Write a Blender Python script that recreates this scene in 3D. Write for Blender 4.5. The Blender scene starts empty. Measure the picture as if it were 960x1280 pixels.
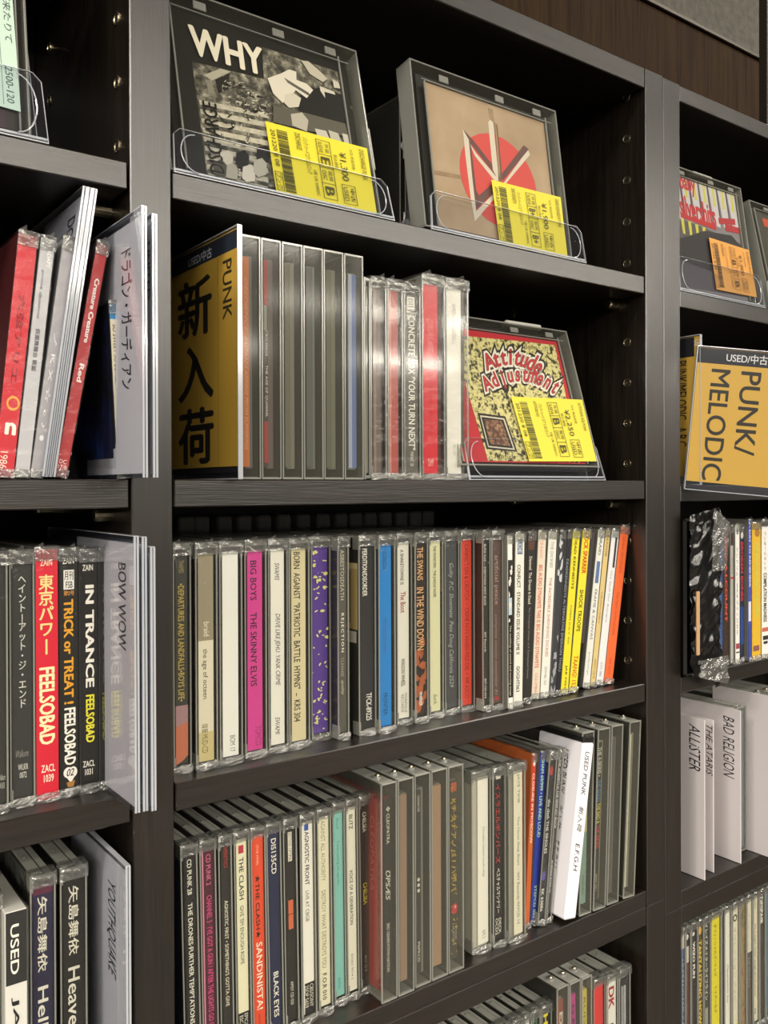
import bpy, math, random
import numpy as np
from mathutils import Vector, Matrix
random.seed(7)
SC = bpy.context.scene
COL = SC.collection

# ------------------------------------------------------------------ camera
F_PX, YAW, PITCH, ROLL, V0 = 1105.05, 0.63663134, -0.0044901, -0.0036165, 614.353
CAM = np.array([0.0, -0.4387, 1.30])
S = 0.93
Z0 = 1.30
_fw = np.array([math.sin(YAW)*math.cos(PITCH), math.cos(YAW)*math.cos(PITCH), math.sin(PITCH)])
_r = np.array([math.cos(YAW), -math.sin(YAW), 0.0]); _u = np.cross(_r, _fw)
_r2 = _r*math.cos(ROLL)+_u*math.sin(ROLL); _u2 = -_r*math.sin(ROLL)+_u*math.cos(ROLL)
cd = bpy.data.cameras.new('camera'); cam = bpy.data.objects.new('camera', cd); COL.objects.link(cam)
cd.sensor_fit = 'HORIZONTAL'; cd.sensor_width = 36.0; cd.lens = F_PX/960*36.0
cd.shift_y = -(640-V0)/960; cd.clip_start = 0.01; cd.clip_end = 50
cam.matrix_world = Matrix(((_r2[0], _u2[0], -_fw[0], CAM[0]), (_r2[1], _u2[1], -_fw[1], CAM[1]),
                           (_r2[2], _u2[2], -_fw[2], CAM[2]), (0, 0, 0, 1)))
SC.camera = cam

# ------------------------------------------------------------------ light and exposure
SC.view_settings.view_transform = 'Standard'; SC.view_settings.look = 'None'
SC.view_settings.exposure = 0.22; SC.view_settings.gamma = 1.0; SC.view_settings.use_curve_mapping = False
SC.cycles.transparent_max_bounces = 32
SC.cycles.max_bounces = 8
SC.cycles.caustics_reflective = False; SC.cycles.caustics_refractive = False
w = bpy.data.worlds.new('world'); SC.world = w; w.use_nodes = True
w.node_tree.nodes['Background'].inputs[0].default_value = (1.0, 0.95, 0.88, 1)
w.node_tree.nodes['Background'].inputs[1].default_value = 0.14
LAMP_POWER = 11.0
def area(name, loc, sx, sy, power, color=(1, 0.93, 0.82)):
    l = bpy.data.lights.new(name, 'AREA'); l.shape = 'RECTANGLE'; l.size = sx; l.size_y = sy
    l.energy = power; l.color = color
    o = bpy.data.objects.new(name, l); o.location = loc; COL.objects.link(o); return o
# rows of fluorescent troffers on the shop ceiling, behind and above the camera, plus added fill at far left
for yy, k, xs_ in ((-0.75, 5.5, (-2.6,)), (-1.6, 5.5, (-3.4,)), (-0.55, 1.1, (-1.15, 1.95)), (-2.4, 1.6, (-2.8, -1.2, 0.4, 2.0, 3.6)), (-3.7, 3.4, (-2.8, -1.2, 0.4, 2.0, 3.6, 5.2)), (-4.3, 9.0, (-4.6, -3.4)), (-6.4, 15.0, (-6.0, -4.6)), (-4.9, 3.2, (-2.8, -1.2, 0.4, 2.0, 3.6, 5.2)), (-6.9, 8.5, (-3.5, -1.2, 1.1, 3.4, 5.7, 8.0))):
    for xx in xs_: area('ceiling_and_fill_light', (xx, yy, 2.62), 1.25, 0.30, LAMP_POWER*k)  # leftmost lamps are unseen fill, added to brighten the yellow sign and cards

# pixel of the photograph -> world point on a given real plane
def ray(x, y): return _fw*F_PX + _r2*(x-480) + _u2*(V0-y)
def at(x, y, ax, v):
    d = ray(x, y); return CAM + d*((v-CAM[ax])/d[ax])
def onplane(x, y, p0, n):
    d = ray(x, y); return CAM + d*(np.dot(np.array(p0)-CAM, n)/np.dot(d, n))

# ------------------------------------------------------------------ materials
def lin(c):
    if isinstance(c, str): c = tuple(int(c[i:i+2], 16)/255 for i in (0, 2, 4))
    return tuple(x/12.92 if x <= .04045 else ((x+.055)/1.055)**2.4 for x in c)+(1,)
_mats = {}
def principled(name, color, rough=.5, metal=0, spec=.5, coat=0):
    m = bpy.data.materials.new(name); m.use_nodes = True
    b = m.node_tree.nodes['Principled BSDF']
    b.inputs['Base Color'].default_value = lin(color); b.inputs['Roughness'].default_value = rough
    b.inputs['Metallic'].default_value = metal; b.inputs['Specular IOR Level'].default_value = spec
    b.inputs['Coat Weight'].default_value = coat
    return m
def paper(c, rough=.45):
    k = ('paper', c, rough)
    if k not in _mats: _mats[k] = principled('printed_'+c, c, rough, spec=.3)
    return _mats[k]
def nodes(m): return m.node_tree.nodes, m.node_tree.links
def clear(name, tint, diff, gloss_rough, f0, diffcol='9a9a96', bump=0, bscale=60):
    m = bpy.data.materials.new(name); m.use_nodes = True; N, L = nodes(m); N.clear()
    out = N.new('ShaderNodeOutputMaterial'); tr = N.new('ShaderNodeBsdfTransparent'); tr.inputs[0].default_value = lin(tint)
    df = N.new('ShaderNodeBsdfDiffuse'); df.inputs[0].default_value = lin(diffcol)
    gl = N.new('ShaderNodeBsdfGlossy'); gl.inputs[0].default_value = (1, 1, 1, 1); gl.inputs['Roughness'].default_value = gloss_rough
    m1 = N.new('ShaderNodeMixShader'); m1.inputs[0].default_value = diff
    L.new(tr.outputs[0], m1.inputs[1]); L.new(df.outputs[0], m1.inputs[2])
    lw = N.new('ShaderNodeLayerWeight'); lw.inputs[0].default_value = .5
    pw = N.new('ShaderNodeMath'); pw.operation = 'POWER'; pw.inputs[1].default_value = 4.0; L.new(lw.outputs['Facing'], pw.inputs[0])
    ma = N.new('ShaderNodeMath'); ma.operation = 'MULTIPLY_ADD'; ma.inputs[1].default_value = .7; ma.inputs[2].default_value = f0
    L.new(pw.outputs[0], ma.inputs[0])
    m2 = N.new('ShaderNodeMixShader'); L.new(ma.outputs[0], m2.inputs[0]); L.new(m1.outputs[0], m2.inputs[1]); L.new(gl.outputs[0], m2.inputs[2])
    L.new(m2.outputs[0], out.inputs[0])
    if bump:
        tc = N.new('ShaderNodeTexCoord'); nz = N.new('ShaderNodeTexNoise'); nz.inputs['Scale'].default_value = bscale; nz.inputs['Detail'].default_value = 3
        bp = N.new('ShaderNodeBump'); bp.inputs['Strength'].default_value = bump; bp.inputs['Distance'].default_value = .002
        L.new(tc.outputs['Object'], nz.inputs[0]); L.new(nz.outputs[0], bp.inputs['Height'])
        L.new(bp.outputs[0], gl.inputs['Normal'])
    return m
M_CLEAR = clear('clear_case_plastic', 'fbfbf9', .012, .08, .018)
M_EDGE = clear('clear_plastic_edge', 'd8dad4', .42, .15, .10, 'bcbcb4')
M_TOP = clear('lightened_plastic_top_edge', 'd8dad4', .72, .18, .12, 'd2d2c8')  # edge plastic whitened for case tops, standing in for light under the shelves
M_WRAP = clear('cellophane_wrap', 'fdfdfc', .006, .12, .014, 'c8c8c4', bump=.9, bscale=110)
M_FOLD = clear('cellophane_fold', 'd4d6d2', .16, .14, .14, 'b8b8b4', bump=1.0, bscale=260)
M_ACRYL = clear('acrylic_sheet', 'fafbfd', .01, .05, .02, 'a8b0c0')
M_ACEDGE = clear('acrylic_edge', 'c8d0dc', .55, .12, .16, 'e4e8ee')
M_KEEP = clear('keeper_plastic', 'f2f2ee', .07, .10, .010, 'a09e94')
def wood(name, base, hi, axis, rough=.29, scale=1.0, bump=.2):
    m = bpy.data.materials.new(name); m.use_nodes = True; N, L = nodes(m)
    b = N['Principled BSDF']; tc = N.new('ShaderNodeTexCoord'); mp = N.new('ShaderNodeMapping')
    sc = [260*scale]*3; sc[axis] = 7*scale; mp.inputs['Scale'].default_value = sc
    L.new(tc.outputs['Object'], mp.inputs[0])
    n1 = N.new('ShaderNodeTexNoise'); n1.inputs['Scale'].default_value = 1.0; n1.inputs['Detail'].default_value = 5; n1.inputs['Roughness'].default_value = .6
    L.new(mp.outputs[0], n1.inputs[0])
    mp2 = N.new('ShaderNodeMapping'); sc = [1500*scale]*3; sc[axis] = 40*scale; mp2.inputs['Scale'].default_value = sc; L.new(tc.outputs['Object'], mp2.inputs[0])
    n2 = N.new('ShaderNodeTexNoise'); n2.inputs['Scale'].default_value = 1.0; n2.inputs['Detail'].default_value = 2; L.new(mp2.outputs[0], n2.inputs[0])
    mx = N.new('ShaderNodeMath'); mx.operation = 'MULTIPLY_ADD'; mx.inputs[1].default_value = .55; L.new(n2.outputs[0], mx.inputs[0])
    h = N.new('ShaderNodeMath'); h.operation = 'MULTIPLY'; h.inputs[1].default_value = .55; L.new(n1.outputs[0], h.inputs[0]); L.new(h.outputs[0], mx.inputs[2])
    cr = N.new('ShaderNodeValToRGB'); cr.color_ramp.elements[0].position = .40; cr.color_ramp.elements[0].color = lin(base)
    cr.color_ramp.elements[1].position = .68; cr.color_ramp.elements[1].color = lin(hi); L.new(mx.outputs[0], cr.inputs[0])
    L.new(cr.outputs[0], b.inputs['Base Color']); b.inputs['Roughness'].default_value = rough; b.inputs['Specular IOR Level'].default_value = .9 if rough < .4 else .3
    bp = N.new('ShaderNodeBump'); bp.inputs['Strength'].default_value = bump; bp.inputs['Distance'].default_value = .0006
    L.new(mx.outputs[0], bp.inputs['Height']); L.new(bp.outputs[0], b.inputs['Normal'])
    return m
WA, WB = '0f0c09', '241d17'
M_WV = wood('wenge_board_upright', WA, WB, 2)
M_WH = wood('wenge_board_level', WA, WB, 0)
M_WD = wood('wenge_board_depth', '14110f', '241f1b', 1, .5)
M_BACK = wood('wenge_back_shaded', '0e0c0b', '1c1815', 2, .5)  # darker than the boards: shade of the bay interior put into the colour
M_BROWN = wood('brown_wall_panel', '2a1c13', '40301f', 2, .7, .5)
M_BROWN.node_tree.nodes['Principled BSDF'].inputs['Specular IOR Level'].default_value = .08
M_METAL = principled('nickel', 'b8ac90', .28, 1)
M_DARKM = principled('dark_metal', '4a4640', .4, 1)
M_DARK = principled('socket_dark', '0c0a08', .8)
M_TAG = principled('security_tag_plastic', 'c8c8c0', .35)
def mottled(name, cols, scale, detail=4, stretch=(1, 1, 1), rough=.5, const=False):
    m = bpy.data.materials.new(name); m.use_nodes = True; N, L = nodes(m); b = N['Principled BSDF']; b.inputs['Roughness'].default_value = rough
    tc = N.new('ShaderNodeTexCoord'); mp = N.new('ShaderNodeMapping'); mp.inputs['Scale'].default_value = stretch
    nz = N.new('ShaderNodeTexNoise'); nz.inputs['Scale'].default_value = scale; nz.inputs['Detail'].default_value = detail; nz.inputs['Roughness'].default_value = .65
    L.new(tc.outputs['Object'], mp.inputs[0]); L.new(mp.outputs[0], nz.inputs[0])
    cr = N.new('ShaderNodeValToRGB'); e = cr.color_ramp.elements
    while len(e) < len(cols): e.new(.5)
    if const: cr.color_ramp.interpolation = 'CONSTANT'
    for i, (p, c) in enumerate(cols): e[i].position = p; e[i].color = lin(c)
    L.new(nz.outputs[0], cr.inputs[0]); L.new(cr.outputs[0], b.inputs['Base Color'])
    return m
M_HALF = mottled('halftone_foliage', [(.36, '16150f'), (.5, '5a574c'), (.6, '8e8a7c'), (.7, 'c8c2b0')], 220, 6)
M_FLYER = mottled('collage_print', [(.0, '1c1a10'), (.44, 'b8b070'), (.5, 'e4dc9a'), (.62, '8c8650')], 260, 5, const=True)
M_KRAFT = mottled('kraft_paper', [(.3, 'a5896a'), (.5, 'b99e80'), (.7, 'c8b092')], 14, 4)
M_CREASE = mottled('kraft_crease', [(.35, '8f7355'), (.6, 'a98c6c')], 90, 3, (1, 1, 1))
M_STEP = mottled('printed_steps', [(.3, 'a8a496'), (.6, 'd0cab8')], 300, 4)
M_SMOKE = mottled('abstract_print', [(.35, '191820'), (.55, '5c5a60'), (.62, 'c8c6c4')], 90, 5)
M_CAMO = mottled('painted_print', [(.35, '5e5a3c'), (.5, 'a08a60'), (.6, '8c5c50'), (.7, 'a8a488')], 60, 4)
M_NAVYART = mottled('blue_cover_print', [(.4, '0c0c18'), (.55, '1c2458'), (.66, '2c50a0')], 30, 4)
M_RED = mottled('inner_block_print', [(.4, '3c1c14'), (.55, '8c5c40'), (.65, 'b09070')], 500, 3)
M_GREYTEX = mottled('grey_plaster', [(.35, '5a5850'), (.65, '6e6c64')], 90, 5, rough=.9)
M_BAG = principled('black_bag_film', '0b0b0b', .16, spec=.7)
M_COPPER = principled('tan_strip', 'c09a72', .35)
SPECIAL = {'@half': M_HALF, '@flyer': M_FLYER, '@kraft': M_KRAFT, '@crease': M_CREASE, '@step': M_STEP, '@smoke': M_SMOKE,
           '@camo': M_CAMO, '@navy': M_NAVYART, '@red': M_RED}
def mat(c): return SPECIAL[c] if c in SPECIAL else (paper(c) if isinstance(c, str) else c)

# ------------------------------------------------------------------ mesh helpers
class MB:
    def __init__(s): s.v = []; s.f = []; s.mi = []; s.mats = []
    def m(s, c):
        c = mat(c)
        if c not in s.mats: s.mats.append(c)
        return s.mats.index(c)
    def face(s, pts, c):
        n = len(s.v); s.v += [tuple(map(float, p)) for p in pts]; s.f.append(tuple(range(n, n+len(pts)))); s.mi.append(s.m(c))
    def box(s, x0, x1, y0, y1, z0, z1, c, ch=0):
        n = len(s.v); k = s.m(c)
        if ch <= 0:
            s.v += [(x, y, z) for x in (x0, x1) for y in (y0, y1) for z in (z0, z1)]
            for f in ((0, 1, 3, 2), (4, 6, 7, 5), (0, 4, 5, 1), (2, 3, 7, 6), (0, 2, 6, 4), (1, 5, 7, 3)):
                s.f.append(tuple(n+i for i in f)); s.mi.append(k)
            return
        idx = {}
        for ix, x in enumerate((x0, x1)):
            for iy, y in enumerate((y0, y1)):
                for iz, z in enumerate((z0, z1)):
                    sx, sy, sz = (1, -1)[ix], (1, -1)[iy], (1, -1)[iz]
                    idx[ix, iy, iz, 0] = len(s.v); s.v.append((x, y+sy*ch, z+sz*ch))
                    idx[ix, iy, iz, 1] = len(s.v); s.v.append((x+sx*ch, y, z+sz*ch))
                    idx[ix, iy, iz, 2] = len(s.v); s.v.append((x+sx*ch, y+sy*ch, z))
        def F(*q): s.f.append(tuple(q)); s.mi.append(k)
        g = lambda a, b, c_, t: idx[a, b, c_, t]
        F(g(0,0,0,0), g(0,0,1,0), g(0,1,1,0), g(0,1,0,0)); F(g(1,0,0,0), g(1,1,0,0), g(1,1,1,0), g(1,0,1,0))
        F(g(0,0,0,1), g(1,0,0,1), g(1,0,1,1), g(0,0,1,1)); F(g(0,1,0,1), g(0,1,1,1), g(1,1,1,1), g(1,1,0,1))
        F(g(0,0,0,2), g(0,1,0,2), g(1,1,0,2), g(1,0,0,2)); F(g(0,0,1,2), g(1,0,1,2), g(1,1,1,2), g(0,1,1,2))
        for a in (0, 1):
            for b in (0, 1):
                F(g(a,b,0,0), g(a,b,1,0), g(a,b,1,1), g(a,b,0,1))
                F(g(a,0,b,0), g(a,1,b,0), g(a,1,b,2), g(a,0,b,2))
                F(g(0,a,b,1), g(1,a,b,1), g(1,a,b,2), g(0,a,b,2))
                for c_ in (0, 1): F(g(a,b,c_,0), g(a,b,c_,1), g(a,b,c_,2))
    def cyl(s, p, ax, r, L, c, n=12, r2=None):
        r2 = r if r2 is None else r2; k = s.m(c); b = len(s.v)
        ax = Vector(ax).normalized(); t = ax.orthogonal().normalized(); q = ax.cross(t); p = Vector(p)
        for j, (rr, d) in enumerate(((r, 0), (r2, L))):
            for i in range(n):
                a = 2*math.pi*i/n; s.v.append(tuple(p+ax*d+(t*math.cos(a)+q*math.sin(a))*rr))
        for i in range(n): s.f.append((b+i, b+(i+1) % n, b+n+(i+1) % n, b+n+i)); s.mi.append(k)
        s.f.append(tuple(b+i for i in range(n))); s.mi.append(k); s.f.append(tuple(b+n+i for i in range(n))); s.mi.append(k)
    def mesh(s, name, fixn=True):
        me = bpy.data.meshes.new(name); me.from_pydata(s.v, [], s.f)
        for m in s.mats: me.materials.append(m)
        me.polygons.foreach_set('material_index', s.mi)
        if fixn:
            import bmesh
            bm = bmesh.new(); bm.from_mesh(me); bmesh.ops.recalc_face_normals(bm, faces=bm.faces); bm.to_mesh(me); bm.free()
        me.update(); return me
def link(name, me, parent=None, loc=None):
    o = bpy.data.objects.new(name, me); COL.objects.link(o)
    if parent is not None: o.parent = parent
    if loc is not None: o.location = loc
    return o
def thing(name, label, cat, loc, rot=(0, 0, 0), group=None):
    o = bpy.data.objects.new(name, None); o.empty_display_size = .02; COL.objects.link(o); o.location = loc; o.rotation_euler = rot
    o['label'] = label; o['category'] = cat
    if group: o['group'] = group
    return o

# ------------------------------------------------------------------ lettering
_tc = {}
def text_mesh(txt, flags=''):
    k = (txt, flags)
    if k in _tc: return _tc[k]
    cu = bpy.data.curves.new('t', 'FONT'); cu.body = txt; cu.resolution_u = 4 if len(txt) <= 7 else 2; cu.fill_mode = 'FRONT'
    cjk = any(ord(c) > 0x2fff for c in txt)
    if 'B' in flags and not cjk: cu.offset = .010
    if 'O' in flags: cu.offset = .12
    if 'P' in flags: cu.offset = .21
    if 'i' in flags: cu.shear = .3
    if 's' in flags: cu.space_character = 1.35
    cu.align_x = 'CENTER' if '\n' in txt else 'LEFT'
    if '\n' in txt: cu.space_line = .95
    o = bpy.data.objects.new('t', cu); COL.objects.link(o)
    dg = bpy.context.evaluated_depsgraph_get(); oe = o.evaluated_get(dg); me = oe.to_mesh()
    v = np.array([q.co[:] for q in me.vertices]) if len(me.vertices) else np.zeros((0, 3)); f = [tuple(p.vertices) for p in me.polygons]
    oe.to_mesh_clear(); bpy.data.objects.remove(o); bpy.data.curves.remove(cu)
    if len(v) and any(c in flags for c in 'bBk') and not any(c in flags for c in 'OP'):      # heavier strokes: the same outline laid over itself, shifted
        d = .028 if ('B' in flags or 'k' in flags) else .015; n = len(v); V, Fc = [], []
        for i, (dx, dy) in enumerate(((-d, 0), (d, 0), (0, -d*.6), (0, d*.6))):
            V.append(v*np.array([1, 1, 0])+np.array([dx, dy, i])); Fc += [tuple(q+i*n for q in g) for g in f]
        v, f = np.concatenate(V), Fc
    _tc[k] = (v, f); return v, f
def elems(mb, P, es, base=0.00012, step=0.000014):
    """P(a, b, off): a across 0..1 from the left, b down 0..1, off towards the viewer."""
    for i, e in enumerate(es):
        off = base+i*step
        if e[0] == 'r':
            _, c, a0, a1, b0, b1 = e; mb.face([P(a0, b0, off), P(a1, b0, off), P(a1, b1, off), P(a0, b1, off)], c)
        elif e[0] == 'p': mb.face([P(a, b, off) for a, b in e[2]], e[1])
        elif e[0] == 'c':
            _, c, a, b, ra, rb = e; mb.face([P(a+ra*math.cos(t*math.pi/14), b+rb*math.sin(t*math.pi/14), off) for t in range(28)], c)
        elif e[0] == 'o':
            _, c, a0, a1, b0, b1, lw, lb = e
            for q in ((a0, a1, b0, b0+lb), (a0, a1, b1-lb, b1), (a0, a0+lw, b0, b1), (a1-lw, a1, b0, b1)):
                mb.face([P(q[0], q[2], off), P(q[1], q[2], off), P(q[1], q[3], off), P(q[0], q[3], off)], c)
        elif e[0] == 't':
            _, s, c, a0, a1, b0, b1, d = e[:8]; fl = e[8] if len(e) > 8 else ''
            v, f = text_mesh(s, fl)
            if not len(v): continue
            lo, hi = v.min(0), v.max(0); sp = np.maximum(hi-lo, 1e-6)
            x = (v[:, 0]-lo[0])/sp[0]; y = (v[:, 1]-lo[1])/sp[1]
            if d == 'd': A, B = a0+(a1-a0)*y, b0+(b1-b0)*x
            elif d == 'u': A, B = a1-(a1-a0)*y, b1-(b1-b0)*x
            else: A, B = a0+(a1-a0)*x, b1-(b1-b0)*y
            n = len(mb.v); mb.v += [tuple(map(float, P(p, q, off+z*2.5e-6))) for p, q, z in zip(A, B, v[:, 2])]; k = mb.m(c)
            for q in f: mb.f.append(tuple(n+j for j in q)); mb.mi.append(k)

# ------------------------------------------------------------------ setting
ZZ = lambda z: Z0+S*z
P1L, P1R = .1769*S, .2005*S
P2L, P2M, P2R = .6263*S, .6506*S, .6743*S
ZT0, ZB0 = ZZ(.3551), ZZ(.3381)
SH = {1: (ZZ(.1785), ZZ(.1636)), 2: (ZZ(.0050), ZZ(-.0108)), 3: (ZZ(-.1677), ZZ(-.1833)), 4: (ZZ(-.3443), ZZ(-.3578))}
ZSEAM = ZZ(-.3578)
YB = .172                       # inside face of the back panels
A0 = -.24                       # left end of bay A
C1 = 1.05                       # right end of bay C
def struct(name, mb):
    o = link(name, mb.mesh(name)); o['kind'] = 'structure'; return o
mb = MB(); mb.box(-4.5, 9, -9, 1, -.02, 0, '45403a'); struct('floor', mb)
mb = MB(); mb.box(-4.5, 9, -9, 1, 2.66, 2.7, 'e8e6e0'); struct('ceiling', mb)
mb = MB(); mb.box(-4.5, 9, .21, .26, 0, 2.66, M_GREYTEX); struct('wall_back', mb)
z_tr = at(880, 34, 1, .186)[2]
mb = MB(); mb.box(-1.0, 1.6, .190, .2095, ZT0-.3, z_tr-.004, M_BROWN); struct('trim_1', mb)
mb = MB(); mb.box(-1.0, 1.6, .186, .2095, z_tr-.003, z_tr+.002, M_DARKM, .0008); struct('trim_2', mb)

def shelf_unit(label, x0, x1, parts, z_lo, z_hi, tops, holes):
    t = thing('shelf_unit', label, 'shelf', (x0, 0, z_lo), group=None)
    o3 = np.array([x0, 0, z_lo])
    def board(name, a, b, y0, y1, c, d, m, ch=.0006):
        # local coordinates per board keep the grain running with it
        q = MB(); q.box(a-x0, b-x0, y0, y1, c-z_lo, d-z_lo, m, ch); return link(name, q.mesh(name), t)
    for a, b in parts['sides']: board('side_panel', a, b, 0, YB+.008, z_lo, z_hi, M_WV)
    for a, b, top, bot in parts['shelves']: board('shelf', a+.0012, b-.0012, .0008, YB, bot, top, M_WH)
    for a, b in parts['backs']: board('back_panel', a, b, YB, YB+.006, z_lo+.001, z_hi-.001, M_BACK)
    for a, b, top, bot in tops: board('top_panel', a+.0006, b-.0006, .0004, YB, bot, top, M_WH)
    # pins under the shelf ends
    for a, b, top, bot in parts['shelves'][:]:
        if not parts.get('pins', True): break
        for y in (.030, .140):
            for xx, dx in ((a, 1), (b, -1)):
                q = MB(); q.cyl((xx-x0, y, bot-z_lo-.0040), (dx, 0, 0), .0036, .0085, M_METAL, 12, .0036)
                q.cyl((xx-x0+dx*.0085, y, bot-z_lo-.0040), (dx, 0, 0), .0036, .0012, M_METAL, 12, .0028)
                link('shelf_pin', q.mesh('shelf_pin'), t)
    if holes:
        ring = MB(); n = 16
        for i in range(n):
            a0_, a1_ = 2*math.pi*i/n, 2*math.pi*(i+1)/n
            for (r0, e0), (r1, e1) in (((.0038, .0), (.0036, .0006)), ((.0036, .0006), (.0029, .0006)), ((.0029, .0006), (.0026, .00005))):
                ring.face([(e0, r0*math.cos(a0_), r0*math.sin(a0_)), (e0, r0*math.cos(a1_), r0*math.sin(a1_)),
                           (e1, r1*math.cos(a1_), r1*math.sin(a1_)), (e1, r1*math.cos(a0_), r1*math.sin(a0_))], M_METAL)
        ring.face([(.00006, .0027*math.cos(2*math.pi*i/n), .0027*math.sin(2*math.pi*i/n)) for i in range(n)], M_DARK)
        ring.cyl((.0002, -.0024, 0), (0, 1, 0), .0004, .0030, M_METAL, 6)
        me = ring.mesh('hole_sleeve', False)
        for xx, s in holes:
            for k in list(range(-5, 12)):
                z = ZZ(.0200)+k*.0326
                if k < 0: z = ZZ(-.0470)-(-1-k)*.0322
                if k >= 4: z = ZZ(.1934)+(k-4)*.0335
                if z < z_lo+.01 or z > z_hi-.012: continue
                for y in (.0187, .140):
                    if any(abs(z-(top+bot)/2) < .016 for _, _, top, bot in parts['shelves']): continue
                    o = link('hole_sleeve', me, t, (xx-x0, y, z-z_lo)); o.scale = (s, 1, 1)
    return t
sh = lambda a, b, ks: [(a, b, SH[k][0], SH[k][1]) for k in ks]
shelf_unit('wide dark wenge wood shelf unit holding the left and middle bays of discs', A0-.022, P2M-.0003,
    {'sides': [(A0-.022, A0), (P1L, P1R), (P2L, P2M-.0003)], 'shelves': sh(A0, P1L, (1, 2, 3))+sh(P1R, P2L, (1, 2, 3)),
     'backs': [(A0, P1L), (P1R, P2L)]}, ZSEAM+.0002, ZT0, [(A0, P1L, ZT0, ZB0), (P1R, P2L, ZT0, ZB0), (P1R, P2L, SH[4][0], ZSEAM+.0002), (A0, P1L, SH[4][0], ZSEAM+.0002)],
    [(P1L, -1), (P2L, -1)])
shelf_unit('dark wenge wood shelf unit of the right bay, seen beyond the double upright', P2M+.0003, C1+.022,
    {'sides': [(P2M+.0003, P2R), (C1, C1+.022)], 'shelves': [(P2R, C1, ZZ(.1732), ZZ(.1585)), (P2R, C1, ZZ(.0010), ZZ(-.0135)), (P2R, C1, ZZ(-.1690), ZZ(-.1833))],
     'backs': [(P2R, C1)]}, ZZ(-.3721), ZT0-.001, [(P2R, C1, ZZ(.3535), ZZ(.3395)), (P2R, C1, ZZ(-.3580), ZZ(-.3721))], [])
def lower(label, x0, x1, sides, bays, ztop, dz):
    shelf_unit(label, x0, x1, {'sides': sides, 'shelves': [], 'backs': bays, 'pins': False}, 0.0, ztop,
        [(a, b, ztop, ztop-.0150) for a, b in bays]+[(a, b, ztop-.0150-dz, ztop-.030-dz) for a, b in bays]+[(a, b, .06, .045) for a, b in bays], [])
lower('lower dark wood cabinet under the left and middle bays', A0-.022, P2M-.0003,
    [(A0-.022, A0), (P1L, P1R), (P2L, P2M-.0003)], [(A0, P1L), (P1R, P2L)], ZSEAM, .1573)
lower('lower dark wood cabinet under the right bay', P2M+.0003, C1+.022,
    [(P2M+.0003, P2R), (C1, C1+.022)], [(P2R, C1)], ZZ(-.3721)-.0002, .137)

# perforated upright standing on the right unit
xs = at(955.5, 100, 1, .004)[0]
t = thing('perforated_upright', 'grey perforated metal strip standing at the top right corner', 'post', (xs, .004, ZT0-.001))
q = MB(); q.box(-.0022, -.0004, -.004, .004, 0, .5, M_DARKM, .0003); link('edge_rail', q.mesh('edge_rail'), t)
q = MB(); q.box(0, .030, 0, .003, 0, .5, 'b4aea2', .0004)
elems(q, lambda a, b, o: (a*.03, -o, .5*(1-b)), [('c', '3a3630', .12+.22*(i % 4), (i//4)/150+.003*(i % 2), .035, .0016) for i in range(600)])
link('perforated_strip', q.mesh('perforated_strip', False), t)

# ------------------------------------------------------------------ disc cases
H = .1250; DEP = .142; T = .0012
_mc = {}
def cached(key, fn, name):
    if key not in _mc: _mc[key] = fn().mesh(name)
    return _mc[key]
def noise_grid(mb, P, nu, nv, amp, m, rnd):
    """P(u, v, d) -> point; u, v 0..1, d displacement."""
    n = len(mb.v)
    for j in range(nv+1):
        for i in range(nu+1):
            mb.v.append(tuple(P(i/nu, j/nv, rnd.uniform(-1, 1)*(amp(i/nu, j/nv) if callable(amp) else amp))))
    k = mb.m(m)
    for j in range(nv):
        for i in range(nu):
            a = n+j*(nu+1)+i; mb.f.append((a, a+1, a+nu+2)); mb.mi.append(k); mb.f.append((a, a+nu+2, a+nu+1)); mb.mi.append(k)
def mk_wrap(w, h, dep, seed):
    r = random.Random(seed); mb = MB(); e = .0004
    noise_grid(mb, lambda u, v, d: (-e+(w+2*e)*u, -.0007-abs(d), h*v), 3, 14, lambda u, v: .0001, M_WRAP, r)
    for x in (-e, w+e):
        noise_grid(mb, lambda u, v, d: (x+(d if x > 0 else -abs(d)) * .3, -.0007+(dep+.001)*u, h*v), 4, 5, .0004, M_WRAP, r)
    noise_grid(mb, lambda u, v, d: (-e+(w+2*e)*u, -.0007+(dep+.001)*v, h+.0006+abs(d)), 2, 12, .0006, M_WRAP, r)
    return mb
def mk_fold(w, h, seed, top):
    """crumpled heat sealed end at the top or the foot of the spine"""
    r = random.Random(seed); mb = MB(); e = .0005
    z0, dz = (h, -.0062) if top else (0, .0042)
    noise_grid(mb, lambda u, v, d: (-e+(w+2*e)*u, -.0010-abs(d)-.0012*math.sin(math.pi*u)*(1-v), z0+dz*v+(.0010 if dz < 0 else -.0002)*(1-v)), 5, 4,
               lambda u, v: .0010*(1-.5*v), M_FOLD, r)
    if top:
        n0 = len(mb.v); noise_grid(mb, lambda u, v, d: (-e+(w+2*e)*u, -.0012+.008*v, z0+.0008+abs(d)), 5, 3, lambda u, v: .0011*(1-v*.6) if v > 0 else 0, M_FOLD, r)
        k = mb.m(M_FOLD)
        for i in range(5): mb.f.append((i, i+1, n0+i+1, n0+i)); mb.mi.append(k)
        i = r.choice((1, 2, 3)); p = len(mb.v); x = mb.v[n0+i]; mb.v.append((x[0]+.001, -.0032, h+.0032))
        mb.f.append((n0+i-1, n0+i, p)); mb.f.append((n0+i, n0+i+1, p)); mb.mi += [k, k]
    else:
        p = len(mb.v); mb.v.append((w*.5+r.uniform(-.002, .002), -.0046, .0004)); k = mb.m(M_FOLD)
        mb.f.append((1, 2, p)); mb.f.append((2, 3, p)); mb.f.append((3, 4, p)); mb.mi += [k, k, k]
    return mb
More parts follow.
